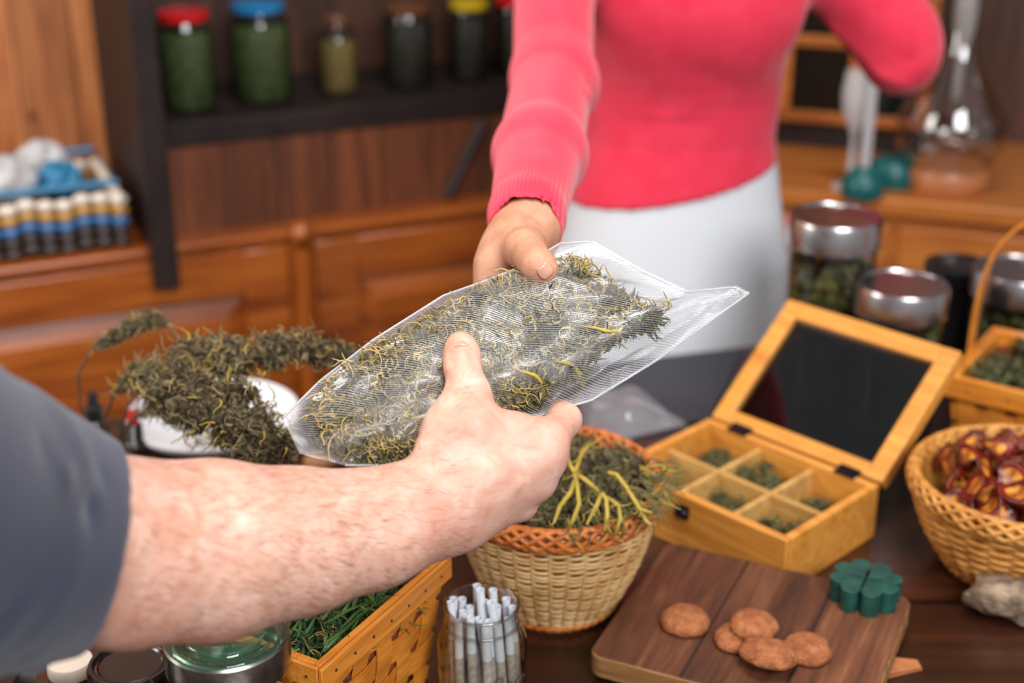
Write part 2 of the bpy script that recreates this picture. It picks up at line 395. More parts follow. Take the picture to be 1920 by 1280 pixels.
M['blue_lid'] = plain('blue_lid', '#1f82bc', .3, coat=.3)
M['yellow_lid'] = plain('yellow_lid', '#caa80c', .35)
M['brown_lid'] = plain('brown_lid', '#6a4028', .4)
M['black_plastic'] = plain('black_plastic', '#121214', .22, coat=.3)
M['black_rubber'] = plain('black_rubber', '#17171b', .5)
M['red_rubber'] = plain('red_rubber', '#c8202c', .45)
M['amber'] = plain('dark_amber_glass', '#1c100c', .1, coat=.5)
M['cork'] = plain('cork', '#a8784a', .7, c2='#8c5e36', ns=200)
M['paper'] = plain('white_paper', '#dfe3ea', .7, bump=.1, bs=400)
M['joint'] = plain('rolled_paper', '#a8988a', .7, c2='#c4b8ac', ns=250, bump=.15, bs=500)
M['cera'] = plain('white_ceramic', '#e2e4e8', .2, coat=.3)
M['mat_black'] = plain('slate_sheet', '#22232b', .5, c2='#2a2b33', ns=12)
M['cookie'] = plain('baked_cookie', '#94502a', .75, c2='#bd7646', ns=110, bump=1.0, bs=420, bd=.0035)
M['clover'] = plain('green_wax', '#12403a', .38, c2='#1b5548', ns=60, coat=.1, bump=.15, bs=250)
M['clover_top'] = plain('frosted_green_wax', '#2a6054', .6, c2='#5c8c82', ns=260)
M['stone'] = plain('rough_stone', '#6c5846', .85, c2='#ab937a', ns=60, bump=1.0, bs=120, bd=.004)
M['fruit'] = plain('dried_fruit_flesh', '#6e1e10', .4, c2='#e89a34', ns=75, bump=.4, bs=220)
M['fruit_skin'] = plain('dried_fruit_skin', '#35100a', .3, c2='#84200f', ns=120, bump=.4, bs=220)
M['coral'] = None
M['teal'] = plain('teal_plastic', '#085858', .35)
M['flask_base'] = wood('pale_turned_wood', '#9a5c34', '#b8744a', '#c88858', 'x', 1, .4, .1)
M['bead_w'] = plain('white_bead', '#e2d4c4', .4); M['bead_y'] = plain('mustard_bead', '#b88838', .4)
M['bead_b'] = plain('blue_bead', '#34689c', .4); M['bead_k'] = plain('dark_bead', '#2a1c16', .4)
M['rim_blue'] = plain('blue_rim', '#1a6c94', .4)
M['floor'] = wood('floor_wood', '#2c170c', '#452514', '#5c341c', 'y', .6, .4, .1, plank=.14, paxis='x')
M['skirt'] = plain('white_cotton', '#dcdfe4', .8, bump=.25, bs=500)
M['nail'] = plain('fingernail', '#dca088', .25, coat=.4, sub=.2)
M['hair'] = plain('arm_hair', '#74452f', .5)
M['metal_dot'] = plain('nail_head', '#6a5a50', .35, .8)

def skin(name, c1, c2, c3, redness='#c87468'):
    m, nt, b = newmat(name); L = nt.links
    n = nd(nt, 'ShaderNodeTexNoise'); n.inputs['Scale'].default_value = 55; n.inputs['Detail'].default_value = 6; n.inputs['Distortion'].default_value = .8; L.new(coords(nt), n.inputs['Vector'])
    col = ramp(nt, n.outputs[0], [(.2, c1), (.5, c2), (.8, c3)])
    n3 = nd(nt, 'ShaderNodeTexNoise'); n3.inputs['Scale'].default_value = 14; n3.inputs['Detail'].default_value = 2; L.new(coords(nt), n3.inputs['Vector'])
    f3 = ramp(nt, n3.outputs[0], [(.45, (0, 0, 0, 1)), (.75, (.38, .38, .38, 1))])
    mk = nd(nt, 'ShaderNodeMix', data_type='RGBA'); L.new(f3, mk.inputs[0]); L.new(col, mk.inputs[6]); mk.inputs[7].default_value = lin(redness)
    L.new(mk.outputs[2], b.inputs['Base Color']); b.inputs['Roughness'].default_value = .48; b.inputs['Specular IOR Level'].default_value = .4
    b.inputs['Subsurface Weight'].default_value = .18; b.inputs['Subsurface Scale'].default_value = .006; b.inputs['Subsurface Radius'].default_value = (1, .35, .2)
    n2 = nd(nt, 'ShaderNodeTexNoise'); n2.inputs['Scale'].default_value = 420; n2.inputs['Detail'].default_value = 5; L.new(coords(nt), n2.inputs['Vector'])
    bumpify(nt, b, n2.outputs[0], .35, .0012); return m
M['skin_m'] = skin('skin_fair', '#c98e76', '#dfad97', '#ebc6b5', '#c87c6a')
M['skin_w'] = skin('skin_tanned', '#b67c60', '#cc9476', '#dba88c', '#c07860')

def knit(name, c, axis_dir, side_dir, cuff_at, c2):
    """coral jersey: fine knit bump; ribs on the cuff, where the distance along the sleeve passes cuff_at"""
    m, nt, b = newmat(name); L = nt.links
    b.inputs['Roughness'].default_value = .85; b.inputs['Sheen Weight'].default_value = .25; b.inputs['Specular IOR Level'].default_value = .2
    n = nd(nt, 'ShaderNodeTexNoise'); n.inputs['Scale'].default_value = 30; n.inputs['Detail'].default_value = 3; L.new(coords(nt), n.inputs['Vector'])
    L.new(ramp(nt, n.outputs[0], [(.35, c), (.65, c2)]), b.inputs['Base Color'])
    tc = nd(nt, 'ShaderNodeTexCoord')
    def dot(v):
        q = nd(nt, 'ShaderNodeVectorMath', operation='DOT_PRODUCT'); L.new(tc.outputs['Object'], q.inputs[0]); q.inputs[1].default_value = tuple(v); return q.outputs['Value']
    s = nd(nt, 'ShaderNodeMath', operation='MULTIPLY'); L.new(dot(side_dir), s.inputs[0]); s.inputs[1].default_value = 2*math.pi/.0034
    sn = nd(nt, 'ShaderNodeMath', operation='SINE'); L.new(s.outputs[0], sn.inputs[0])
    mk = nd(nt, 'ShaderNodeMapRange'); L.new(dot(axis_dir), mk.inputs[0]); mk.inputs[1].default_value = cuff_at-.002; mk.inputs[2].default_value = cuff_at+.002
    mu = nd(nt, 'ShaderNodeMath', operation='MULTIPLY'); L.new(sn.outputs[0], mu.inputs[0]); L.new(mk.outputs[0], mu.inputs[1])
    n2 = nd(nt, 'ShaderNodeTexNoise'); n2.inputs['Scale'].default_value = 900; L.new(coords(nt), n2.inputs['Vector'])
    ad = nd(nt, 'ShaderNodeMath', operation='MULTIPLY_ADD'); L.new(n2.outputs[0], ad.inputs[0]); ad.inputs[1].default_value = .5; L.new(mu.outputs[0], ad.inputs[2])
    bumpify(nt, b, ad.outputs[0], .55, .0006); return m

# ------------------------------------------------------------------ the setting
mb = MB(); mb.box((-3, -1.5, -.05), (3.2, 4.2, 0)); structure('floor', mb, M['floor'])
O = pt(0, 500, .9); WA = math.radians(24.1)                      # the left wall and all that stands along it
WO = (float(O[0]), float(O[1]), 0.0)
mb = MB(); mb.box((-1.6, .38, 0), (1.233, .44, 2.6)); structure('wall_left', mb, M['pine_wall'], loc=WO, rz=WA)
RA = math.radians(-19.6); RO = (.474, 2.345, 0.0)                # the right wall and counter
mb = MB(); mb.box((-.33, .45, 0), (2.2, .51, 2.6)); structure('wall_right', mb, M['pine_dark'], loc=RO, rz=RA)

# table
mb = MB(); mb2 = MB()
e0 = pt(1190, 672, T); e1 = pt(100, 797, T); ed = nrm(e1-e0)
far_r = e0-ed*1.1; far_l = e1+ed*.45
top = [(far_l[0], .42), (far_r[0], .42), (far_r[0], far_r[1]), (far_l[0], far_l[1])]
tb = thing('counter_table', 'long dark brown plank counter table everything is laid out on', 'table', (0, 0, 0))
mb.prism(top, T-.035, T); build('table_top', mb, M['table'], tb, bevel=.003)
for x, y in ((far_l[0]+.08, .5), (far_r[0]-.08, .5), (far_r[0]-.08, far_r[1]-.1), (far_l[0]+.08, far_l[1]-.1)):
    q = MB(); q.box((x-.035, y-.035, 0), (x+.035, y+.035, T-.035)); build('leg', q, M['table'], tb, bevel=.003)

# sideboard against the left wall
sb = thing('sideboard', 'low orange-brown wooden sideboard with panelled doors behind the counter', 'sideboard', WO, WA)
q = MB(); q.box((-1.5, .0, .08), (1.05, .375, .885)); build('carcass', q, M['sideboard_v'], sb)
q = MB(); q.box((-1.52, -.012, .885), (1.07, .378, .9)); build('top_board', q, M['sideboard'], sb, bevel=.005)
q = MB(); q.box((-1.5, .02, 0), (1.05, .36, .08)); build('plinth', q, M['black_wood'], sb)
def door(x0, x1, z0, z1, name='cabinet_door'):
    q = MB(); s = .075
    q.box((x0, -.014, z0), (x0+s, 0, z1)); q.box((x1-s, -.014, z0), (x1, 0, z1))
    q.box((x0+s, -.014, z1-s), (x1-s, 0, z1)); q.box((x0+s, -.014, z0), (x1-s, 0, z0+s))
    d = build(name, q, M['sideboard'], sb, bevel=.003)
    p = MB(); a, b_, c_, d_ = x0+s, x1-s, z0+s, z1-s; i = .035
    vs = [(a, -.004, c_), (b_, -.004, c_), (b_, -.004, d_), (a, -.004, d_), (a+i, -.016, c_+i), (b_-i, -.016, c_+i), (b_-i, -.016, d_-i), (a+i, -.016, d_-i)]
    p.add(vs, [(4, 5, 6, 7), (0, 1, 5, 4), (1, 2, 6, 5), (2, 3, 7, 6), (3, 0, 4, 7)]); build('raised_panel', p, M['sideboard'], d, smooth=False)
for x0, x1 in ((-1.45, -.56), (-.53, .452), (.50, 1.04)): door(x0, x1, .12, .875)
q = MB(); q.tube([(.476, -.018, .1), (.476, -.018, .87)], .014, 12); q.ball((.476, -.02, .897), .021, 12); q.box((.457, -.012, .1), (.495, 0, .885)); build('turned_pilaster', q, M['sideboard_v'], sb)

# rack on the sideboard
rk = thing('shelf_rack', 'black-stained wooden shelf rack standing on the sideboard', 'shelf', WO, WA)
q = MB(); q.box((.229, .0, .9), (.262, .36, 1.75)); build('side_panel', q, M['black_wood'], rk, bevel=.002)
q = MB(); q.box((.226, -.045, .84), (.266, -.0125, 1.75)); build('front_post', q, M['black_wood'], rk, bevel=.003)
q = MB(); q.box((.262, .05, 1.045), (1.03, .36, 1.083)); build('shelf_board', q, M['black_wood'], rk, bevel=.002)
q = MB(); q.box((.262, .345, 1.083), (1.0, .362, 1.62)); build('niche_shade_board', q, M['pine_dark'], rk)  # panel added behind the jars, its dark brown standing in for the niche's shade
q = MB(); q.box((.262, .05, 1.62), (1.03, .36, 1.65)); build('shelf_board', q, M['black_wood'], rk, bevel=.002)
q = MB(); a = np.array([.835, .047, 1.035]); b = np.array([.765, .047, .905]); q.tube([a, b], .010, 4); build('diagonal_brace', q, M['black_wood'], rk)
q = MB(); q.box((.262, .055, .9), (1.0, .075, 1.045)); build('plank_front', q, M['pine_low'], rk)
q = MB(); q.box((1.0, .0, .9), (1.03, .36, 1.75)); build('side_panel', q, M['black_wood'], rk, bevel=.002)

def wl(s, y, z): return (O[0]+s*math.cos(WA)-y*math.sin(WA), O[1]+s*math.sin(WA)+y*math.cos(WA), z)
def jar(name, label, cat, loc, r, h, lidm, fillm, fill=.9, neck=.82, lidh=.014, shoulder=.16, group=None, g='glass_dark', lidname='lid', lidr=None, rim_tube=False):
    j = thing(name, label, cat, loc, group=group); hb = h-lidh*.55
    pr = [(r*.0, .002), (r*.93, .002), (r, .008), (r, hb*(1-shoulder)), (r*.96, hb*(1-shoulder*.6)), (r*neck, hb*(1-shoulder*.25)), (r*neck, hb)]
    q = MB(); q.lathe(pr, 40); build('glass_body', q, M[g], j, sharp=60)
    q = MB(); fr = r*.955; fh = hb*fill*(1-shoulder*.5)
    q.lathe([(0, .005), (fr*.95, .005), (fr, .01), (fr, fh*.93), (fr*.9, fh), (0, fh*1.01)], 32); build('contents', q, M[fillm], j, sharp=60)
    if lidm:
        lr = lidr or r*neck*1.06; q = MB(); q.lathe([(lr, h-lidh), (lr*1.02, h-lidh*.9), (lr*1.02, h-lidh*.12), (lr*.97, h), (lr*.86, h), (lr*.84, h-.0012), (0, h-.0012)], 40); build(lidname, q, M[lidm], j, sharp=40)
    return j
SH = 1.0832
jar('storage_jar', 'tall jar of green leaves with a red lid, first on the shelf', 'jar', wl(.347, .16, SH), .046, .160, 'red_lid', 'jarherb', neck=.86)
jar('storage_jar', 'wide jar of green leaves with a bright blue lid', 'jar', wl(.475, .17, SH), .052, .164, 'blue_lid', 'jarherb', neck=.80, shoulder=.2)
jar('storage_jar', 'small jar of yellow-brown seeds with a cork-coloured top', 'jar', wl(.612, .17, SH), .034, .132, 'brown_lid', 'grain', neck=.6, shoulder=.32, fill=.85)
jar('storage_jar', 'dark squat jar with a dull brown lid on the shelf', 'jar', wl(.742, .17, SH), .045, .143, 'brown_lid', 'darkfill', neck=.86)
jar('storage_jar', 'dark narrow jar with a yellow lid', 'jar', wl(.86, .17, SH), .036, .142, 'yellow_lid', 'darkfill', neck=.9)
jar('storage_jar', 'jar with a dark red lid half hidden behind the pink sleeve', 'jar', wl(.955, .18, SH), .038, .142, 'red_lid', 'darkfill', neck=.9)

# beaded basket with packets, left end of the sideboard
bk = thing('beaded_basket', 'low basket banded in white, mustard, blue and black beads on the sideboard', 'basket', WO, WA)
X0, X1, Y0, Y1, ZB = -.34, .192, .02, .24, .902
q = MB(); q.box((X0+.008, Y0+.008, ZB), (X1-.008, Y1-.008, ZB+.06)); build('lining', q, M['bead_k'], bk)
q = MB(); cols = [3, 3, 2, 1, 0]
for k, m_ in enumerate(cols):
    z = ZB+.011+k*.0175; n1 = 19; n2 = 8
    for i in range(n1+1):
        x = X0+(X1-X0)*i/n1; q.ball((x, Y0, z+.004*math.sin(i*1.9)), .0155, 8, m_, (.98, .7, .62)); q.ball((x, Y1, z), .0135, 8, m_, (1, .7, .7))
    for i in range(n2+1):
        y = Y0+(Y1-Y0)*i/n2; q.ball((X0, y, z), .0135, 8, m_, (.7, 1, .7)); q.ball((X1, y, z), .0135, 8, m_, (.7, 1, .7))
build('beaded_wall', q, [M['bead_w'], M['bead_y'], M['bead_b'], M['bead_k']], bk)
q = MB(); zr = ZB+.106; q.tube([(X0, Y0, zr), (X1, Y0, zr), (X1, Y1, zr), (X0, Y1, zr)], .0058, 8, closed=True); build('rim', q, M['rim_blue'], bk)
for i, (x, y, s, z) in enumerate(((-.27, .12, .055, .105), (-.17, .09, .05, .115), (-.06, .085, .048, .118), (.03, .10, .046, .118), (-.09, .17, .045, .130), (.115, .10, .036, .108), (.10, .18, .04, .122))):
    q = MB(); G = []
    for a in range(13):
        row = []
        for b_ in range(24):
            th = math.pi*(.02+.96*a/12); ph = 2*math.pi*b_/23
            k = 1+.22*math.sin(5*ph+a*.9+i)+.1*random.uniform(-1, 1)*(0 < b_ < 23)
            row.append((s*k*math.sin(th)*math.cos(ph), s*.8*k*math.sin(th)*math.sin(ph), s*.75*k*math.cos(th)))
        G.append(row)
    q.grid(G); o = build('plastic_packet', q, M['film2' if i != 5 else 'rim_blue'], sharp=None)
    o.location = wl(x, y, ZB+z-.012); tag(o, {0: 'clear plastic packet at the far left end of the beaded basket', 3: 'clear plastic packet beside the blue one in the beaded basket', 4: 'clear plastic packet piled highest in the beaded basket', 6: 'clear plastic packet in the right back corner of the beaded basket'}.get(i, {1: 'clear plastic packet second from the left end of the beaded basket'}.get(i, 'clear plastic packet at the front middle of the beaded basket')) if i != 5 else 'blue crumpled packet at the right end of the beaded basket', 'packet', 'plastic packets in the beaded basket' if i != 5 else None)

# right counter with its glass-door cabinet
rc = thing('side_counter', 'orange-brown wooden counter with drawers along the right wall', 'counter', RO, RA)
q = MB(); q.box((-.28, -.015, .92), (1.5, .44, .95)); build('counter_top', q, M['counter_wood'], rc, bevel=.004)
q = MB(); q.box((-.26, .01, .0), (1.48, .43, .92)); build('carcass', q, M['counter_wood'], rc)
for i in range(4):
    q = MB(); x = -.24+i*.43; q.box((x, -.004, .76), (x+.41, .012, .90)); d = build('drawer', q, M['counter_wood'], rc, bevel=.004)
    q = MB(); q.ball((x+.205, -.016, .83), .013, 12); build('knob', q, M['steel_dark'], d)
def rl(s, y, z): return (RO[0]+s*math.cos(RA)-y*math.sin(RA), RO[1]+s*math.sin(RA)+y*math.cos(RA), z)
cb = thing('display_cabinet', 'dark cabinet with small-paned glass doors behind the woman', 'cabinet', rl(0, 0, .95), RA)
q = MB(); q.box((-.2, .28, .0), (.19, .44, .8)); build('carcass', q, M['black_wood'], cb)
q = MB()
for x in (-.19, -.06, .065, .19): q.box((x-.011, .262, .06), (x+.011, .28, .62))
for z in (.06, .2, .34, .48, .61): q.box((-.2, .262, z-.01), (.2, .28, z+.01))
build('door_muntins', q, M['counter_wood'], cb, bevel=.002)
q = MB(); q.box((-.19, .27, .06), (.19, .273, .61)); build('door_glass', q, M['glass_dark'], cb)
q = MB(); q.box((1.05, .05, 0), (1.1, .44, 2.3)); tag(build('trim_1', q, M['black_wood'], loc=rl(-.22, 0, 0), rz=RA), kind='structure')
# ------------------------------------------------------------------ on the right counter
p = pt(1616, 366, .95)
t = thing('glass_water_tube', 'tall clear glass tube on a round teal foot, under the raised elbow', 'glass tube', tuple(p))
q = MB(); q.lathe([(0, 0), (.033, 0), (.036, .008), (.034, .03), (.022, .042), (.016, .05), (0, .05)], 28); build('teal_foot', q, M['teal'], t, sharp=60)
q = MB(); q.lathe([(.009, .045), (.0095, .36), (.014, .37), (.014, .373)], 20); build('tube', q, M['film2'], t, sharp=60)
p = pt(1672, 345, .95); q = MB(); q.lathe([(0, 0), (.04, 0), (.043, .01), (.038, .04), (.03, .046), (0, .046)], 24)
tag(build('teal_pot', q, M['teal'], sharp=50, loc=tuple(p)), 'low dark teal pot behind the tube foot', 'pot')
p = pt(1772, 350, .95)
t = thing('glass_bell_flask', 'big clear conical glass flask on a pale round wooden base', 'flask', tuple(p))
q = MB(); q.lathe([(0, 0), (.066, 0), (.070, .006), (.070, .034), (.064, .042), (0, .042)], 40); build('wooden_base', q, M['flask_base'], t, sharp=40)
q = MB(); q.lathe([(.060, .043), (.082, .055), (.094, .09), (.088, .125), (.064, .170), (.042, .21), (.027, .24), (.024, .30), (.026, .38), (.034, .40), (.030, .404)], 48); build('flask_glass', q, glass('flask_glass', '#ece8e4', '#b8a898', .04, 3.0), t, sharp=80)
q = MB(); q.lathe([(0, .15), (.008, .155), (.006, .22), (.018, .27), (.020, .31), (.012, .33), (0, .335)], 24); build('inner_bulb', q, M['film2'], t, sharp=80)
p = pt(1592, 352, .95)
t = thing('stemmed_glass', 'slim clear glass with a tulip bowl on a tall stem', 'glass', tuple(p))
q = MB(); q.lathe([(0, 0), (.03, .001), (.03, .004), (.006, .010), (.005, .09), (.011, .105), (.024, .135), (.026, .165), (.021, .20), (.021, .201)], 28); build('glass_body', q, M['film2'], t, sharp=80)

# ------------------------------------------------------------------ steel-lidded jars on the table
def steel_jar(px, py, zc, r, label, shade='steel'):
    c = pc(px, py, zc); h = c[2]-T
    j = thing('steel_lid_jar', label, 'jar', (c[0], c[1], T))
    q = MB(); q.lathe([(0, .002), (r*.93, .002), (r*.97, .01), (r*.97, h-.04), (r*.93, h-.03), (r*.93, h-.01)], 48); build('glass_body', q, M['glass_dark'], j, sharp=60)
    q = MB(); q.lathe([(r, h-.036), (r*1.03, h-.034), (r*1.03, h-.004), (r*.99, h), (r*.9, h), (r*.88, h-.002), (r*.3, h-.0035), (0, h-.0035)], 56); build('steel_lid', q, M[shade], j, sharp=30)
    hb = MB(); rr = r*.86
    hb.lathe([(0, .006), (rr*.9, .008), (rr*.92, h-.09), (0, h-.085)], 18)
    for i in range(150):
        a = random.uniform(0, 2*math.pi); z = random.uniform(.02, h-.052); q_ = rr*random.uniform(.86, .93)
        hb.ball((q_*math.cos(a), q_*math.sin(a), z), random.uniform(.005, .0095), 6, random.choice([0, 1, 2, 1]), jit=.3)
    for i in range(60):
        a = random.uniform(0, 2*math.pi); q_ = rr*.9*math.sqrt(random.random()); hb.ball((q_*math.cos(a), q_*math.sin(a), h-.08+random.uniform(-.01, .015)), .009, 6, random.choice([0, 1, 2]), jit=.3)
    tag(build('dried_buds', hb, [M['g1'], M['g2'], M['g3']], loc=(c[0], c[1], T)), 'dried green-brown buds filling '+label.split(',')[0], 'dried herb', kind='stuff')
steel_jar(1567, 402, 1.65, .0535, 'the tallest steel-lidded jar, right beside the white skirt')
steel_jar(1693, 530, 1.60, .0510, 'the steel-lidded jar right behind the open tea box lid')
steel_jar(1917, 503, 1.75, .0570, 'the steel-lidded jar at the right edge, behind the basket handle')
c = pc(1798, 492, 1.85)
t = thing('black_tub', 'black plastic tub seen through the basket handle', 'tub', (c[0], c[1], T)); h = c[2]-T
q = MB(); q.lathe([(0, 0), (.036, 0), (.04, h-.03), (.04, h-.02)], 36); build('tub_body', q, M['black_plastic'], t, sharp=40)
q = MB(); q.lathe([(.041, h-.022), (.0435, h-.02), (.0435, h-.002), (.04, h), (0, h)], 36); build('lid', q, M['black_plastic'], t, sharp=40)

# ------------------------------------------------------------------ compartment box with glazed lid
H = .06; Bc, Rc, Fc = [pt(*a, T+H) for a in ((1330, 783), (1650, 908), (1457, 1006))]
W = np.linalg.norm(Rc-Bc); Dp = np.linalg.norm(Fc-Rc); ra = math.atan2(Rc[1]-Bc[1], Rc[0]-Bc[0]); th = .009
bx = thing('tea_box', 'open light bamboo box with six compartments and a raised glazed lid', 'box', (Bc[0], Bc[1], T), ra)
q = MB()
q.box((0, -Dp, 0), (W, -Dp+th, H)); q.box((0, -th, 0), (W, 0, H)); q.box((0, -Dp+th, 0), (th, -th, H)); q.box((W-th, -Dp+th, 0), (W, -th, H))
build('carcass', q, M['bamboo'], bx, bevel=.0012)
q = MB(); q.box((th, -Dp+th, .001), (W-th, -th, .006)); build('floor_panel', q, M['bamboo_in'], bx)
q = MB(); ym = -Dp*.5; q.box((th, ym-.003, .006), (W-th, ym+.003, H-.008)); build('divider', q, M['bamboo_in'], bx, bevel=.0006)
for k in (1, 2):
    q = MB(); x = th+(W-2*th)*k/3; q.box((x-.003, -Dp+th, .006), (x+.003, ym-.003, H-.0085)); q.box((x-.003, ym+.003, .006), (x+.003, -th, H-.0085)); build('divider', q, M['bamboo_in'], bx, bevel=.0006)
ang = math.radians(38); Ll = .168; fw = .021
lid = bpy.data.objects.new('lid', None); COL.objects.link(lid); lid.parent = bx; lid.location = (0, .003, H+.001); lid.rotation_euler = (ang, 0, 0)
q = MB(); tk = .017
q.box((0, 0, -tk), (fw, Ll, 0)); q.box((W-fw, 0, -tk), (W, Ll, 0)); q.box((fw, 0, -tk), (W-fw, fw*.8, 0)); q.box((fw, Ll-fw, -tk), (W-fw, Ll, 0))
build('frame', q, M['bamboo'], lid, bevel=.0015)
q = MB(); s = .006
q.box((fw, fw*.8, -tk), (fw+s, Ll-fw, -tk+.007)); q.box((W-fw-s, fw*.8, -tk), (W-fw, Ll-fw, -tk+.007)); q.box((fw+s, fw*.8, -tk), (W-fw-s, fw*.8+s, -tk+.007)); q.box((fw+s, Ll-fw-s, -tk), (W-fw-s, Ll-fw, -tk+.007))
build('rebate_strip', q, M['bamboo'], lid)
q = MB(); q.box((fw, fw*.8, -tk+.008), (W-fw, Ll-fw, -tk+.010)); build('glass_pane', q, M['pane'], lid)
for x in (W*.2, W*.83):
    q = MB(); q.box((x-.012, -.010, H-.001), (x+.012, .004, H+.0018)); q.tube([(x-.012, .003, H+.002), (x+.012, .003, H+.002)], .0028, 10); build('hinge', q, M['steel_dark'], bx, bevel=.0004)
q = MB(); x = W*.43; q.box((x-.008, -Dp-.003, H-.024), (x+.008, -Dp+.0005, H-.010)); q.ball((x+.004, -Dp-.004, H-.017), .005, 10); q.ball((x-.006, -Dp-.003, H-.014), .0038, 10); build('latch', q, M['steel_dark'], bx, bevel=.0004)
cells = []
nm = {0: 'left', 1: 'middle', 2: 'right'}
for r_ in (0, 1):
    for k in range(3):
        x0 = th+(W-2*th)*k/3; x1 = th+(W-2*th)*(k+1)/3
        y0, y1 = (-Dp+th, ym) if r_ == 0 else (ym, -th)
        hb = MB(); amt = {(0, 0): .5, (0, 1): 1.2, (0, 2): 1.5, (1, 0): 1.5, (1, 1): 1.7, (1, 2): .5}[(r_, k)]
        for i in range(24):
            cx = random.uniform(x0+.015, x1-.015); cy = random.uniform(y0+.013, y1-.013); s_ = random.uniform(.0085, .0125)
            bud(hb, (cx, cy, .008+s_*.8+random.uniform(0, .016)*amt), s_, 38, mats=(0, 1, 2, 1), curls=1, cm=2)
        cy_ = {0: 'front', 1: 'back'}[r_]
        o = build('dried_herb', hb, [M['g1'], M['g2'], M['g3']], sharp=None, loc=(Bc[0], Bc[1], T), rz=ra)
        tag(o, f'dried green herb lying in the {cy_} {nm[k]} compartment of the open box', 'dried herb', 'herb in the box compartments', 'stuff')

# ------------------------------------------------------------------ baskets
def round_wicker(name, label, c, rx, ry, brx, bry, h, wall, rimm, stakes=28, rows=30, rz=0, rim_strands=10, in_m=None, weft=.0021):
    b = thing(name, label, 'basket', c, rz)
    q = MB(); n = stakes*4
    prof = lambda t: (brx+(rx-brx)*math.sin(t*math.pi/2)**.85, bry+(ry-bry)*math.sin(t*math.pi/2)**.85)
    z0 = .006
    for i in range(rows):
        t = i/(rows-1)*.93; a, b_ = prof(t); P = []
        for j in range(n):
            th_ = 2*math.pi*j/n; o = .0021*math.cos(stakes/2*th_+math.pi*i)
            P.append(((a+o)*math.cos(th_), (b_+o)*math.sin(th_), z0+(h-z0)*t+.0008*math.sin(3*th_+i)))
        q.tube(P, weft, 6, closed=True)
    build('woven_wall', q, M[wall], b, sharp=None)
    q = MB()
    for j in range(stakes):
        th_ = 2*math.pi*(j+.5)/stakes; q.tube([(prof(t)[0]*math.cos(th_), prof(t)[1]*math.sin(th_), z0+(h-z0)*t) for t in np.linspace(0, .97, 9)], .0022, 6)
    build('stakes', q, M[wall], b, sharp=None)
    q = MB(); q.grid([[((prof(t)[0]-.0035)*math.cos(2*math.pi*j/48), (prof(t)[1]-.0035)*math.sin(2*math.pi*j/48), z0+(h-z0)*t) for t in np.linspace(0, .97, 8)] for j in range(48)], closed_u=True)
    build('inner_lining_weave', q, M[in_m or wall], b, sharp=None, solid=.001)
    q = MB(); q.lathe([(0, 0), (brx, 0), (brx*1.02, .004), (brx, .008), (0, .008)], 48)
    q.v = [(x, y*bry/brx, z) for x, y, z in q.v]; build('base', q, M[wall], b, sharp=60)
    for z_, w_ in ((.004, 1.03),):
        q = MB()
        for s_ in range(3): q.tube([((brx*w_+.0025*math.cos(14*a+2.1*s_))*math.cos(a), (bry*w_+.0025*math.cos(14*a+2.1*s_))*math.sin(a), z_+.003+.0025*math.sin(14*a+2.1*s_)) for a in np.linspace(0, 2*math.pi, 150)[:-1]], .0023, 6, closed=True)
        build('foot_braid', q, M[rimm], b, sharp=None)
    q = MB(); nn = 200
    for s_ in range(rim_strands):
        ph = 2*math.pi*s_/rim_strands; m_ = 8 if s_ % 2 else -8
        P = []
        for j in range(nn):
            a = 2*math.pi*j/nn; u = m_*a+ph
            P.append(((rx+.0045*math.cos(u)+.001)*math.cos(a), (ry+.0045*math.cos(u)+.001)*math.sin(a), h-.008+.0095*math.sin(u)))
        q.tube(P, .0026, 6, closed=True)
    build('braided_rim', q, M[rimm], b, sharp=None)
    return b
cb_c = (.040, 1.150, T)
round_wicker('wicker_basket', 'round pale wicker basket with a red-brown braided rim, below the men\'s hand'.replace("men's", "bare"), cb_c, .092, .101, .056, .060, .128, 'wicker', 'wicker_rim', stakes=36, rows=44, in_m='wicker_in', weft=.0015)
rb_c = (.496, 1.204, T)
round_wicker('wicker_basket', 'golden willow basket of dried fruit slices at the right edge', rb_c, .108, .104, .068, .060, .100, 'wicker2', 'wicker2', stakes=30, rows=19, in_m='wicker2', weft=.0026)

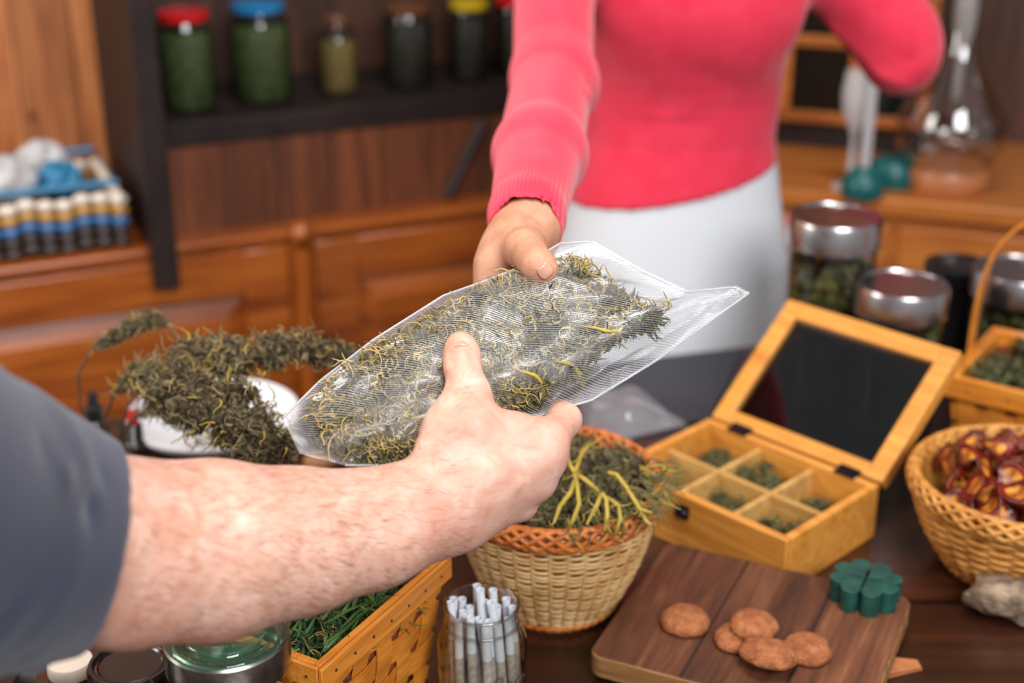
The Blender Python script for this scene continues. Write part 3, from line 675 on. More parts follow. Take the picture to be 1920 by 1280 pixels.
def chip_basket(label, c, rz, Wd, Dd, hh, band=.026, handle=None, rows=5, taper=.012):
    b = thing('chip_wood_basket', label, 'basket', c, rz)
    q = MB(); st = .022
    def wall(p0, p1, q0, q1, L, nrm_):
        # p0->p1 along the rim, q0->q1 along the base
        nv = max(4, int(round(L/.033))); 
        def at(s, t): return (np.array(q0)*(1-s)+np.array(q1)*s)*(1-t)+(np.array(p0)*(1-s)+np.array(p1)*s)*t
        nh = rows; amp = .0017; n_ = np.array(nrm_, float)
        for i in range(nv):
            s0 = (i+.20)/nv; s1 = (i+.80)/nv; G = []
            for k in range(nh*6+1):
                t = k/(nh*6); o = amp*math.cos(math.pi*(t*nh-.5+i))
                G.append([at(s0, t)+n_*(o-.0006), at(s0, t)+n_*(o+.0006), at(s1, t)+n_*(o+.0006), at(s1, t)+n_*(o-.0006), at(s0, t)+n_*(o-.0006)])
            q.grid(G, 0)
        for k in range(nh):
            t0 = (k+.15)/nh; t1 = (k+.85)/nh; G = []
            for i in range(nv*6+1):
                s = i/(nv*6); o = -amp*math.cos(math.pi*(s*nv-.5+k))
                G.append([at(s, t0)+n_*(o-.0006), at(s, t0)+n_*(o+.0006), at(s, t1)+n_*(o+.0006), at(s, t1)+n_*(o-.0006), at(s, t0)+n_*(o-.0006)])
            q.grid(G, 1 if False else 0)
    x0, x1, y0, y1 = 0, Wd, 0, Dd; t_ = taper; zt = hh-.004
    R_ = [(x0, y0, zt), (x1, y0, zt), (x1, y1, zt), (x0, y1, zt)]; B_ = [(x0+t_, y0+t_, .002), (x1-t_, y0+t_, .002), (x1-t_, y1-t_, .002), (x0+t_, y1-t_, .002)]
    for i, n_ in enumerate(((0, -1, 0), (1, 0, 0), (0, 1, 0), (-1, 0, 0))):
        j = (i+1) % 4; wall(R_[i], R_[j], B_[i], B_[j], (Wd, Dd)[i % 2], n_)
    build('woven_wall', q, [M['chip']], b, sharp=30)
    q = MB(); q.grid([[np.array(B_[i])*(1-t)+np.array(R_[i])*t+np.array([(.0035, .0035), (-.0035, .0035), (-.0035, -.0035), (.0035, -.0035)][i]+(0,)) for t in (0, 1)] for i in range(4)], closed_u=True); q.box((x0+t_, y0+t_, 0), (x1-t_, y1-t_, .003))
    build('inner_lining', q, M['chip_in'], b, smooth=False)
    q = MB(); e = .0045; o = .0028
    q.box((x0-e, y0-e, hh-band), (x1+e, y0-o+.002, hh)); q.box((x0-e, y1+o-.002, hh-band), (x1+e, y1+e, hh))
    q.box((x0-e, y0, hh-band), (x0-o+.002, y1, hh)); q.box((x1+o-.002, y0, hh-band), (x1+e, y1, hh))
    i_ = .007
    q.box((x0+.001, y0+.001, hh-band*.8), (x1-.001, y0+i_, hh-.001)); q.box((x0+.001, y1-i_, hh-band*.8), (x1-.001, y1-.001, hh-.001)); q.box((x0+.001, y0+i_, hh-band*.8), (x0+i_, y1-i_, hh-.001)); q.box((x1-i_, y0+i_, hh-band*.8), (x1-.001, y1-i_, hh-.001))
    build('rim_band', q, M['chip'], b, bevel=.0008)
    q = MB(); q.ball((0, 0, 0), .0014, 6); nl = None
    for i in range(7):
        s = (i+.5)/7
        for P_ in ((x0+(x1-x0)*s, y0-e, hh-band*.5), (x0-e, y0+(y1-y0)*s, hh-band*.5)):
            if nl is None: nl = o = build('rim_nail', q, M['metal_dot'], b)
            else: o = nl.copy(); COL.objects.link(o); o.parent = b
            o.location = P_
    if handle:
        q = MB(); P = []; ym_ = (y0+y1)/2
        for i in range(33):
            a = math.pi*i/32; cx = (x0+x1)/2; P.append((cx-(Wd/2+e)*math.copysign(abs(math.cos(a))**.55, math.cos(a)), ym_, hh-band+(handle+band)*abs(math.sin(a))**.55))
        G = []
        for i, p_ in enumerate(P):
            tt = nrm(np.array(P[min(i+1, 32)])-np.array(P[max(i-1, 0)])); nn_ = np.cross(tt, (0, 1, 0))
            y_ = np.array((0, .009, 0)); p_ = np.array(p_)
            G.append([p_-y_-nn_*.0016, p_-y_+nn_*.0016, p_+y_+nn_*.0016, p_+y_-nn_*.0016, p_-y_-nn_*.0016])
        q.grid(G); build('handle', q, M['chip'], b, sharp=30)
    return b
ca, cbk = pt(598, 1248, 1.03), pt(838, 1040, 1.03)
r1 = math.atan2(cbk[1]-ca[1], cbk[0]-ca[0])
chipL = np.linalg.norm(cbk-ca)
chip_basket('orange chip-wood basket of fresh green leaves under the forearm', (ca[0]+.001, ca[1], T), r1, chipL-.006, .135, .13, band=.019, rows=4, taper=.014)
cc = pt(1783, 703, 1.01)
chip_basket('orange chip-wood basket with a tall hoop handle, behind the glazed lid', (cc[0], cc[1], T), math.radians(-34), .30, .165, .11, band=.024, handle=.18, rows=4)

# ------------------------------------------------------------------ cutting board, cookies, clover, stone
A_ = pt(1255, 1005, .93); C_ = pt(1712, 1108, .93); br = math.atan2(C_[1]-A_[1], C_[0]-A_[0]); BWd = .236; BD = .205
off = V(math.sin(br), -math.cos(br))*.010
bo = thing('cutting_board', 'worn dark brown wooden cutting board holding cookies', 'cutting board', (A_[0]+off[0], A_[1]+off[1], T), br)
q = MB(); R = .014; pts = []
for cx, cy, a0 in ((R, -BD+R, math.pi), (BWd-R, -BD+R, 1.5*math.pi), (BWd-R, -R, 0), (R, -R, .5*math.pi)):
    for k in range(7): a = a0+k*math.pi/12; pts.append((cx+R*math.cos(a), cy+R*math.sin(a)))
q.prism(pts, .008, .030); q.m = [0, 0]+[1]*(len(q.m)-2); build('board_plank', q, [M['board'], M['board_edge']], bo, bevel=.002)
q = MB(); q.box((.02, -BD+.02, 0), (BWd-.02, -BD+.045, .008)); q.box((.02, -.045, 0), (BWd-.02, -.02, .008)); build('foot_batten', q, M['board_edge'], bo)
q = MB(); wx = BWd-.012; q.add([(wx, -.102, 0), (wx+.036, -.066, 0), (wx+.030, -.056, 0), (wx, -.070, 0), (wx, -.102, .008), (wx+.034, -.068, .005), (wx+.029, -.058, .005), (wx, -.070, .008)], [(3, 2, 1, 0), (4, 5, 6, 7), (0, 1, 5, 4), (1, 2, 6, 5), (2, 3, 7, 6), (3, 0, 4, 7)])
o = build('wooden_wedge', q, M['flask_base'], bevel=.001, loc=(A_[0]+off[0], A_[1]+off[1], T), rz=br); tag(o, 'small pale wooden wedge poking out from under the board', 'wedge')
def cookie(label, px, py, z, r, h, tilt=(0, 0), seed=0):
    rs = random.Random(seed); q = MB(); prof = []
    n = 36; G = []
    for k, (rr, zz) in enumerate(((0, 0), (.8, 0), (.94, .08), (1, .25), (.97, .45), (.85, .68), (.65, .86), (.4, .96), (.15, 1.0), (0, 1.0))):
        row = []
        for j in range(n):
            a = 2*math.pi*j/n; w_ = 1+.025*math.sin(3*a+seed)+.018*math.sin(7*a+seed*2); b_ = rs.uniform(-.03, .03) if 4 < k < 9 else 0
            row.append((r*rr*w_*math.cos(a), r*rr*w_*math.sin(a), h*(zz+b_)))
        row.append(row[0]); G.append(row)
    q.grid(G); o = build('cookie', q, M['cookie'], sharp=None); p_ = pt(px, py, z+h*.5); o.location = (p_[0], p_[1], z); o.rotation_euler = (tilt[0], tilt[1], seed)
    return tag(o, label, 'cookie', 'cookies on the board')
BT = T+.0301
cookie('brown cookie lying alone on the left of the board', 1285, 1158, BT, .0218, .0165, seed=1)
cookie('cookie mostly covered, at the left bottom of the cookie heap', 1382, 1192, BT, .0200, .0140, seed=5)
cookie('cookie at the back of the heap, resting on top of the others', 1413, 1166, BT+.0115, .0210, .0150, seed=2)
cookie('largest cookie, foremost in the heap', 1441, 1222, BT+.0058, .0250, .0170, (.24, -.08), seed=3)
cookie('cookie at the right end of the heap', 1512, 1212, BT, .0215, .0155, seed=4)

p_ = pt(1622, 1100, BT+.012)
cl = thing('clover_wax_block', 'dark green four-leaf clover shaped wax block on the board corner', 'wax block', (p_[0], p_[1], BT), .35)
for k in range(4):
    q = MB(); pts = []; n = 30
    for j in range(n):
        t = 2*math.pi*j/n; x = 16*math.sin(t)**3; y = 13*math.cos(t)-5*math.cos(2*t)-2*math.cos(3*t)-math.cos(4*t)
        s = .00100; pts.append((x*s*1.12, (y+17)*s+.0013))
    a = k*math.pi/2; pts = [(x*math.cos(a)-y*math.sin(a), x*math.sin(a)+y*math.cos(a)) for x, y in pts][::-1]
    q.prism(pts, 0, .022); lo_ = build('leaf_lobe', q, [M['clover'], M['clover_top']], cl, bevel=.0012); lo_.modifiers[0].material = 1
q = MB(); q.lathe([(0, 0), (.004, 0), (.004, .016), (0, .016)], 16); build('core', q, M['clover'], cl)

q = MB(); G = []
for i in range(15):
    row = []
    for j in range(25):
        th_ = math.pi*i/14; ph = 2*math.pi*(j % 24)/24
        k = 1+.12*math.sin(3*ph+2*th_)+.09*math.sin(7*ph+5*th_)+.05*math.cos(11*th_+4*ph); d = nrm((math.sin(th_)*math.cos(ph), math.sin(th_)*math.sin(ph), math.cos(th_)))
        e_ = np.sign(d)*np.abs(d)**.7
        row.append((e_[0]*.048*k, e_[1]*.030*k, max(-.020, e_[2]*.021*k)))
    G.append(row)
q.grid(G); p_ = pt(1902, 1122, T+.015); o = build('rough_stone', q, M['stone'], sharp=None, loc=(p_[0]+.008, p_[1]-.004, T+.0203)); o.rotation_euler = (0, 0, -.35)
tag(o, 'pale rough brown stone in front of the fruit basket', 'stone')

# dried fruit slices: four shapes, many pieces
def slice_mesh(seed):
    rs = random.Random(seed); q = MB(); n = 22; G = []; R0 = .0165
    c1, c2, tw = rs.uniform(.9, 2.6), rs.uniform(0, 6.28), rs.uniform(.3, .9)
    rad = [.03, .6, .86, 1.0, 1.03, .98, .84, .6, .03]; zz = [.0012, .0012, .0014, .001, 0, -.001, -.0014, -.0012, -.0012]
    for k in range(9):
        row = []
        for j in range(n):
            a = 2*math.pi*j/n; r_ = R0*rad[k]*(1+.09*math.sin(3*a+c2)+.06*math.sin(5*a))
            x, y = r_*math.cos(a), r_*math.sin(a)
            z = zz[k]+c1*18*(x*x)*(1 if True else 0)+.004*tw*math.sin(2*a+c2)*rad[k]**2
            row.append((x, y, z))
        row.append(row[0]); G.append(row)
    nv = n+1; q.grid(G)
    for f in range(len(q.f)): q.m[f] = 1 if (f//n) in (1, 2, 3, 4, 5) else 0
    return q
protos = []
nmk = 0
for i in range(58):
    if i < 5: o = build('dried_fruit_slice', slice_mesh(i+11), [M['fruit'], M['fruit_skin']], sharp=None); protos.append(o)
    else: o = protos[i % 5].copy(); COL.objects.link(o)
    a = i*2.399963; r_ = .086*math.sqrt((i % 29+.5)/29); lay = i//29
    o.location = (rb_c[0]+r_*math.cos(a), rb_c[1]+r_*math.sin(a), T+.076+.016*lay+.022*(1-(r_/.085)**2)+random.uniform(-.004, .006))
    o.rotation_euler = (random.uniform(-1.2, 1.2), random.uniform(-1.1, 1.1), random.uniform(0, 6.28)); s = random.uniform(.8, 1.12); o.scale = (s, s, s)
    ca_ = math.degrees(a) % 360; where = 'on top in the middle' if r_ < .04 else ['by the right rim', 'by the back rim', 'by the left rim', 'by the front rim'][int(((ca_+45) % 360)//90)]
    tag(o, 'curled orange-red dried fruit slice '+where+' of the willow basket' if lay else 'dried fruit slice lying under the upper ones in the willow basket', 'dried fruit', 'dried fruit slices in the willow basket')
q = MB(); q.lathe([(0, .012), (.055, .012), (.088, .055), (.07, .072), (0, .080)], 24); tag(build('dried_fruit_heap', q, M['fruit_skin'], loc=rb_c), 'dark mass of dried fruit deep inside the willow basket', 'dried fruit', kind='stuff')

# ------------------------------------------------------------------ glass jars in the foreground
jc = pc(894, 1130, 1.147); jh = jc[2]-T
jr = thing('mason_jar', 'open clear glass mason jar packed with white hand-rolled cigarettes', 'jar', (jc[0]+.004, jc[1], T))
q = MB(); q.lathe([(0, .003), (.030, .002), (.0345, .006), (.0365, .014), (.0368, jh-.036), (.0350, jh-.028), (.0315, jh-.021), (.0300, jh-.018), (.0312, jh-.0165), (.0312, jh-.0145), (.0298, jh-.013), (.0302, jh-.006), (.0310, jh-.003), (.0305, jh), (.0285, jh), (.0280, jh-.003), (.0282, jh-.018), (.0325, jh-.03), (.0340, jh-.04), (.0340, .010), (0, .008)], 56); build('glass_body', q, glass('mason_glass', '#fafaf8', '#8c847c', .02, 2.2), jr, sharp=80)
q = MB()
for z in (jh-.0155, jh-.001): q.lathe([(.0298, z-.0012), (.0312, z-.0006), (.0312, z+.0006), (.0298, z+.0012)], 56)
build('screw_thread', q, glass('thread_glass', '#dcd8d2', '#5c5650', .02, 2.0), jr, sharp=80)
tx = bpy.data.curves.new('embossed_word', 'FONT'); tx.body = 'Ball'; tx.size = .020; tx.extrude = .0005; tx.shear = .3; tx.align_x = 'CENTER'
txo = bpy.data.objects.new('embossed_word', tx); COL.objects.link(txo); txo.parent = jr; tx.materials.append(glass('emboss_glass', '#e8e4e0', '#787068', .05, 3.0))
ta = math.radians(-62); txo.location = (.0372*math.cos(ta), .0372*math.sin(ta), jh-.062); txo.rotation_euler = (math.pi/2, .18, ta+math.pi/2)
tm = bpy.data.meshes.new_from_object(txo); to2 = bpy.data.objects.new('embossed_word', tm); COL.objects.link(to2); to2.parent = jr; to2.location = txo.location; to2.rotation_euler = txo.rotation_euler
bpy.data.objects.remove(txo); to2.name = 'embossed_word'
TB = [(-.0225, -.002, -.020, -.012), (-.017, -.013, -.016, -.022), (-.008, -.019, -.006, -.026), (.003, -.0215, .006, -.0265), (.012, -.017, .017, -.021), (.0195, -.010, .024, -.012),
      (.0225, .002, .027, .003), (.018, .013, .022, .016), (.008, .020, .012, .024), (-.004, .021, -.003, .027), (-.015, .015, -.016, .022), (-.021, .008, -.026, .005),
      (-.011, -.006, .002, -.014), (-.002, -.010, .012, -.008), (.007, -.006, .018, .001), (.011, .004, .010, .011), (.002, .009, -.004, .014), (-.009, .007, -.014, .004), (-.001, .001, .003, .003), (.005, -.013, .013, -.016), (-.014, .000, -.022, -.004)]
pz = None; L_ = .086
for i, (x, y, x2, y2) in enumerate(TB):                          # top end (x, y), foot (x2, y2), both inside the glass
    if pz is None:
        pz = thing('rolled_cigarette', '', 'cigarette', (0, 0, 0), group='hand-rolled cigarettes in the mason jar')
        q = MB(); q.lathe([(0, 0), (.0041, .001), (.0038, .05), (.0037, .056)], 14); build('paper_roll', q, M['joint'], pz, sharp=60)
        q = MB(); q.lathe([(.0038, .054), (.0035, L_), (.0027, L_), (.0027, L_-.006), (0, L_-.006)], 14); build('filter_tip', q, M['paper'], pz, sharp=40)
        o = pz
    else: o = copy_thing(pz, (0, 0, 0), (0, 0, 0))
    x, y, x2, y2 = x*1.1, y*1.1, x2*1.08, y2*1.08; d = Vector((x-x2, y-y2, .083)); o.rotation_euler = d.to_track_quat('Z', 'Y').to_euler()
    up = {18: .019, 14: .013, 0: .010, 2: .008, 9: .009}.get(i, random.uniform(-.002, .006))
    o.location = (jr.location[0]+x2, jr.location[1]+y2, T+.012+max(0, jh-.105)+up)
    o['label'] = {18: 'hand-rolled cigarette sticking up highest from the mason jar', 0: 'hand-rolled cigarette leaning on the left inner wall of the mason jar'}.get(i, 'white-tipped hand-rolled cigarette packed in the open mason jar')

gc = pc(424, 1188, 1.0); gh = gc[2]-T
g = thing('glass_lidded_jar', 'wide glass jar with a tin band and green glass lid, in front of the leaves', 'jar', (gc[0], gc[1], T))
q = MB(); q.lathe([(0, .003), (.038, .002), (.0435, .01), (.0435, gh-.045), (.040, gh-.03), (.040, gh-.012)], 56); build('glass_body', q, M['glass'], g, sharp=70)
q = MB(); q.lathe([(.0415, gh-.026), (.0440, gh-.024), (.0448, gh-.012), (.0440, gh-.002), (.0425, gh)], 56); build('tin_band', q, M['tin'], g, sharp=30)
q = MB(); q.lathe([(.0425, gh-.002), (.0432, gh+.001), (.040, gh+.003), (.0355, gh+.0025), (.033, gh-.003), (.030, gh-.004), (.029, gh+.0015), (.0275, gh+.002), (.0265, gh-.003), (0, gh-.004)], 64); build('glass_lid', q, M['glass_green'], g, sharp=80)
q = MB(); q.lathe([(.0375, gh-.006), (.0385, gh-.003), (.037, gh-.002), (.0355, gh-.0045)], 56); build('rubber_seal', q, M['tin'], g, sharp=60)
hb = MB(); hb.lathe([(0, .006), (.037, .01), (.037, gh-.055), (0, gh-.05)], 20)
for i in range(120):
    a = random.uniform(0, 2*math.pi); z = random.uniform(.02, gh-.04); r_ = .0385*(1 if i % 2 else math.sqrt(random.random())); z = z if i % 2 else gh-.05+random.uniform(0, .02)
    hb.ball((r_*.95*math.cos(a), r_*.95*math.sin(a), z), random.uniform(.004, .007), 6, random.choice([0, 1, 2]), jit=.3)
tag(build('dried_petals', hb, [M['fruit'], M['grain'], M['b1']], loc=(gc[0], gc[1], T)), 'mixed orange-brown dried petals inside the green-lidded glass jar', 'dried petals', kind='stuff')
bc_ = pc(243, 1240, 1.06); bh = bc_[2]-T
g = thing('black_lidded_jar', 'jar with a shiny black ridged lid, half under the forearm', 'jar', (bc_[0], bc_[1], T))
q = MB(); q.lathe([(0, .002), (.029, .002), (.032, .01), (.032, bh-.03), (.0295, bh-.02), (.0295, bh-.01)], 48); build('glass_body', q, M['glass'], g, sharp=70)
q = MB(); q.lathe([(0, .005), (.028, .007), (.0295, bh-.035), (0, bh-.03)], 36); build('contents', q, M['grain'], g, sharp=70)
q = MB(); q.lathe([(.0305, bh-.019), (.0322, bh-.018), (.0322, bh-.014), (.0312, bh-.013), (.0318, bh-.011), (.0318, bh-.003), (.030, bh), (.0275, bh), (.0265, bh-.002), (.024, bh-.001), (.0225, bh-.0025), (0, bh-.0025)], 56); build('black_lid', q, M['black_plastic'], g, sharp=30)
sc_ = pc(130, 1236, 1.12); sh_ = sc_[2]-T
g = thing('small_jar', 'small jar with a pale grey lid below the navy sleeve', 'jar', (sc_[0], sc_[1], T))
q = MB(); q.lathe([(0, .001), (.017, .001), (.0175, .005), (.0175, sh_-.01), (.015, sh_-.006)], 32); build('glass_body', q, M['amber'], g, sharp=60)
q = MB(); q.lathe([(.0172, sh_-.012), (.0178, sh_-.011), (.0178, sh_-.001), (.017, sh_), (0, sh_)], 32); build('pale_lid', q, M['bead_w'], g, sharp=40)
k_ = pc(-10, 1245, 1.05); q = MB(); q.box((k_[0]-.05, k_[1]-.05, T), (k_[0]+.022, k_[1]+.02, k_[2])); tag(build('black_box', q, M['black_plastic'], bevel=.002), 'plain black box in the bottom left corner', 'box')

# ------------------------------------------------------------------ dropper bottles, glass cup, plate, slate sheet, film bag
def dropper(label, px, py, zc, r, cap, sc1=1.0):
    c = pc(px, py, zc); h = c[2]-T
    b = thing('dropper_bottle', label, 'bottle', (c[0], c[1], T))
    q = MB(); q.lathe([(0, 0), (r, 0), (r, h-.045), (r*.8, h-.038), (r*.45, h-.034), (r*.45, h-.03)], 28); build('bottle_glass', q, M['amber'], b, sharp=50)
    q = MB(); q.lathe([(r*.72, h-.034), (r*.74, h-.033), (r*.74, h-.018), (r*.5, h-.016), (0, h-.016)], 28); build('screw_collar', q, M['black_rubber'], b, sharp=40)
    q = MB(); q.lathe([(r*.5, h-.016), (r*.46, h-.006), (r*.36, h-.001), (0, h)], 20); build('rubber_bulb', q, M[cap], b, sharp=50)
dropper('dropper bottle with a bright red rubber bulb, behind the forearm', 246, 768, 1.56, .0135, 'red_rubber')
dropper('taller black-capped dropper bottle behind the glass cup', 172, 735, 1.60, .0130, 'black_rubber')
dropper('shorter black-capped dropper bottle, left of the taller one', 124, 768, 1.60, .0120, 'black_rubber')
c = pc(208, 800, 1.50); h = c[2]-T
g = thing('glass_cup', 'clear glass cup holding the bent dry stems', 'cup', (c[0], c[1], T))
q = MB(); q.lathe([(0, .002), (.019, .002), (.0215, .02), (.0235, h), (.0225, h), (.0205, .02), (.017, .006), (0, .006)], 36); build('glass_body', q, M['glass'], g, sharp=70)
c = pt(398, 776, T+.028)
pl = thing('white_platter', 'wide white ceramic platter under the dried branches', 'platter', (c[0], c[1], T))
q = MB(); R_ = .100; q.lathe([(0, .002), (.05, .002), (.052, 0), (.057, 0), (.058, .004), (.085, .014), (R_, .028), (R_, .030), (.084, .018), (.055, .008), (0, .007)], 56); build('dish', q, M['cera'], pl, sharp=50)
z_ = T+.002; P4 = [pt(1090, 690, z_), pt(1395, 655, z_), pt(1330, 790, z_), pt(1085, 800, z_)]
q = MB(); q.prism([(p[0], p[1]) for p in P4][::-1], T+.0003, T+.004); tag(build('slate_sheet', q, M['mat_black'], bevel=.0008), 'flat dark slate-grey sheet lying on the counter behind the handed bag', 'sheet')
q = MB(); G = []; Q4 = [pt(1080, 728, T+.005), pt(1200, 742, T+.005), pt(1290, 795, T+.005), pt(1100, 840, T+.005)]
for sgn in (1, -1):
    G = []
    for i in range(21):
        row = []
        for j in range(21):
            u, v = i/20, j/20; p = (Q4[0]*(1-u)+Q4[1]*u)*(1-v)+(Q4[3]*(1-u)+Q4[2]*u)*v
            hh = .022*(math.sin(math.pi*u)*math.sin(math.pi*v))**.6*(1+.25*math.sin(9*u+4*v)+.2*math.sin(14*v-5*u))
            row.append(p+V(0, 0, max(0, hh) if sgn > 0 else 0))
        G.append(row)
    q.grid(G)
tag(build('empty_film_bag', q, M['film'], sharp=None), 'crumpled clear plastic bag lying behind the wicker basket', 'bag')
# ------------------------------------------------------------------ herbs in the baskets
hb = MB()
hb.ball((0, 0, .085), .082, 16, 0, (1, 1.05, .42), jit=.05)
for i in range(95):
    a = random.uniform(0, 2*math.pi); r_ = .078*math.sqrt(random.random()); zz = .122+.020*(1-(r_/.08)**2)
    bud(hb, (r_*math.cos(a), r_*1.08*math.sin(a), zz+random.uniform(-.008, .004)), random.uniform(.010, .017), 34, mats=(0, 1, 2, 5), curls=2, cm=3, core=True, bl=.45)
for i in range(160):                                           # leaf fringe spilling over the right front rim
    a = random.uniform(-1.5, .15); r_ = random.uniform(.075, .104); p = V(r_*math.cos(a), r_*1.05*math.sin(a), .128+random.uniform(0, .012))
    curl(hb, p, (math.cos(a)*.6, math.sin(a)*.6, -.35+random.uniform(-.5, .5)), random.uniform(.015, .03), .0011, random.choice([1, 2, 4, 5]), n=6, wild=.7)
Z = lambda x, y, h: pt(x, y, h)-V(*cb_c)
for st in ([(1106, 833, 1.066), (1090, 852, 1.066), (1078, 886, 1.062), (1083, 917, 1.056), (1086, 945, 1.05), (1075, 974, 1.045), (1066, 992, 1.036)],
           [(1078, 886, 1.062), (1097, 899, 1.062), (1128, 924, 1.056), (1137, 936, 1.053), (1139, 967, 1.046), (1134, 996, 1.037)],
           [(1128, 924, 1.056), (1118, 950, 1.05), (1100, 983, 1.042)],
           [(1078, 900, 1.06), (1069, 924, 1.055), (1050, 949, 1.05), (1039, 980, 1.044)],
           [(1137, 932, 1.053), (1160, 948, 1.048), (1163, 973, 1.042), (1153, 1003, 1.03)],
           [(1140, 886, 1.058), (1156, 889, 1.058), (1175, 914, 1.052), (1200, 955, 1.044), (1222, 961, 1.042)],
           [(1175, 914, 1.052), (1196, 950, 1.042), (1212, 978, 1.034), (1222, 984, 1.032)],
           [(1078, 886, 1.062), (1068, 870, 1.062), (1064, 850, 1.06)]):
    P = [Z(*s_) for s_ in st]; hb.tube(P, [.0021]*(len(P)-1)+[.0012], 6, m=4)
    for i in range(6):
        k = random.randrange(len(P)); curl(hb, P[k], rng.normal(size=3), .014, .0009, random.choice([4, 5, 3]), n=5)
tag(build('dried_herb_heap', hb, [M['b1'], M['g2'], M['g3'], M['tan'], M['yel'], M['b2']], sharp=None, loc=cb_c), 'dried grey-green herb with yellow stalks heaped in the pale wicker basket', 'dried herb', kind='stuff')

hb = MB(); W_, D_ = chipL-.006, .135
hb.box((.012, .012, .01), (W_-.012, D_-.012, .095))
for i in range(150):
    x, y = random.uniform(.012, W_-.012), random.uniform(.012, D_-.012); z = .100+random.uniform(0, .02)
    d0 = nrm(V(random.uniform(-.3, 1), random.uniform(-.7, .7), random.uniform(-.1, .4)))
    for k in range(16): blade(hb, V(x, y, z)+rng.normal(size=3)*.006, nrm(d0+rng.normal(size=3)*.55), random.uniform(.010, .024), random.uniform(.0014, .003), random.choice([0, 0, 1, 1, 2]))
for i in range(46):
    x, y = random.uniform(.02, W_-.05), random.uniform(.015, D_-.02); p = V(x, y, .119+random.uniform(0, .012)); d = nrm(V(1, random.uniform(-.5, .5), random.uniform(-.12, .15)))
    hb.tube([p, p+d*.02+V(0, 0, .002), p+d*.045], [.0016, .0014, .0008], 5, m=1)
for i in range(60): curl(hb, V(random.uniform(.02, W_-.02), random.uniform(.02, D_-.02), .118), rng.normal(size=3)+V(0, 0, .5), .018, .0007, 3, n=7)
tag(build('fresh_leaf_heap', hb, [M['lg1'], M['lg2'], M['g2'], M['tan']], sharp=None, loc=(ca[0]+.001, ca[1], T), rz=r1), 'dark green narrow leaves filling the chip-wood basket under the forearm', 'leaves', kind='stuff')

hb = MB(); hb.box((.015, .015, .01), (.285, .15, .075))
for i in range(85):
    x, y = random.uniform(.018, .282), random.uniform(.018, .147); bud(hb, (x, y, .088+random.uniform(0, .022)), random.uniform(.011, .017), 22, mats=(0, 1, 2, 3), curls=1, cm=3, bl=.5)
tag(build('dried_herb_heap', hb, [M['g1'], M['g2'], M['g3'], M['lg1']], sharp=None, loc=(cc[0], cc[1], T), rz=math.radians(-34)), 'dull green herb filling the hoop-handled chip-wood basket', 'dried herb', kind='stuff')

# ------------------------------------------------------------------ dried flowering branches
BM = [M['b1'], M['b2'], M['b3'], M['tan'], M['yel'], M['stem']]
def branch(label, stem, radii, n, curls, sr=.0016, tails=True):
    P = [pc(*s_) for s_ in stem]; c0 = P[0]
    R = [r_*s_[2]/F for r_, s_ in zip(radii, stem)]
    b = thing('dried_branch', label, 'dried branch', tuple(c0), group=None)
    q = MB(); q.tube([p-c0 for p in P], sr, 7); build('stem', q, M['stem'], b, sharp=None)
    hb = MB(); seg = np.array([np.linalg.norm(P[i+1]-P[i])*(R[i]+R[i+1]+.001) for i in range(len(P)-1)]); cum = np.cumsum(seg)/seg.sum()
    def sample(k=1.0):
        i = int(np.searchsorted(cum, random.random())); i = min(i, len(P)-2); t = random.random()
        c = P[i]*(1-t)+P[i+1]*t-c0; r_ = R[i]*(1-t)+R[i+1]*t; q_ = nrm(rng.normal(size=3)); return c, r_, q_
    nb = max(4, n//40)
    for j in range(nb):
        c, r_, q_ = sample()
        if r_ < .002: continue
        s_ = min(r_*.75, random.uniform(.007, .014)); bud(hb, c+q_*max(0, r_-s_)*random.uniform(.3, 1), s_, 48, mats=(0, 1, 0, 2, 1), curls=2, cm=random.choice([3, 2, 2, 2, 4]), bl=.5)
    for j in range(curls):
        c, r_, q_ = sample()
        if r_ > .002: curl(hb, c+q_*r_*.9, nrm(q_+rng.normal(size=3)*.9), random.uniform(.008, .022), random.uniform(.0005, .0010), random.choice([1, 2, 3, 2, 1, 2, 3, 4, 1]), n=8, wild=1.3)
    build('flower_buds', hb, BM, b, sharp=None)
branch('thin bent branch arching highest, with two small bud clusters', [(205, 835, 1.49), (172, 812, 1.47), (150, 760, 1.43), (147, 700, 1.4), (172, 655, 1.38), (215, 632, 1.37), (250, 612, 1.36), (290, 598, 1.36), (318, 612, 1.35), (350, 650, 1.34)], [0, 0, 0, 0, 5, 22, 20, 22, 2, 0], 1500, 30, .0014)
branch('bushiest brown branch in the middle, drooping towards the bag', [(215, 840, 1.49), (192, 795, 1.45), (215, 735, 1.40), (262, 705, 1.35), (330, 722, 1.27), (395, 752, 1.22), (460, 790, 1.20), (525, 838, 1.18)], [0, 0, 4, 34, 74, 86, 76, 42], 6000, 420)
branch('dried branch reaching right behind the bag corner, topmost of the bushy ones', [(218, 838, 1.49), (240, 760, 1.44), (300, 690, 1.39), (355, 655, 1.31), (400, 668, 1.28), (470, 672, 1.27), (540, 652, 1.27), (600, 657, 1.28), (668, 670, 1.29)], [0, 0, 0, 30, 48, 52, 38, 38, 24], 3400, 260)
branch('short dense branch lying lowest, across the white platter', [(212, 842, 1.49), (250, 785, 1.42), (305, 755, 1.32), (365, 778, 1.27), (425, 800, 1.25), (490, 828, 1.23), (550, 856, 1.22)], [0, 2, 24, 46, 52, 46, 30], 2900, 220)
q = MB(); 
for i in range(70): curl(q, pt(random.uniform(350, 520), random.uniform(800, 835), T+.03), rng.normal(size=3)*(1, 1, .2), .02, .0008, random.choice([0, 1, 2, 3]), n=6)
tag(build('herb_crumbs', q, BM, sharp=None), 'loose dried crumbs scattered on the white platter', 'dried herb', kind='stuff')
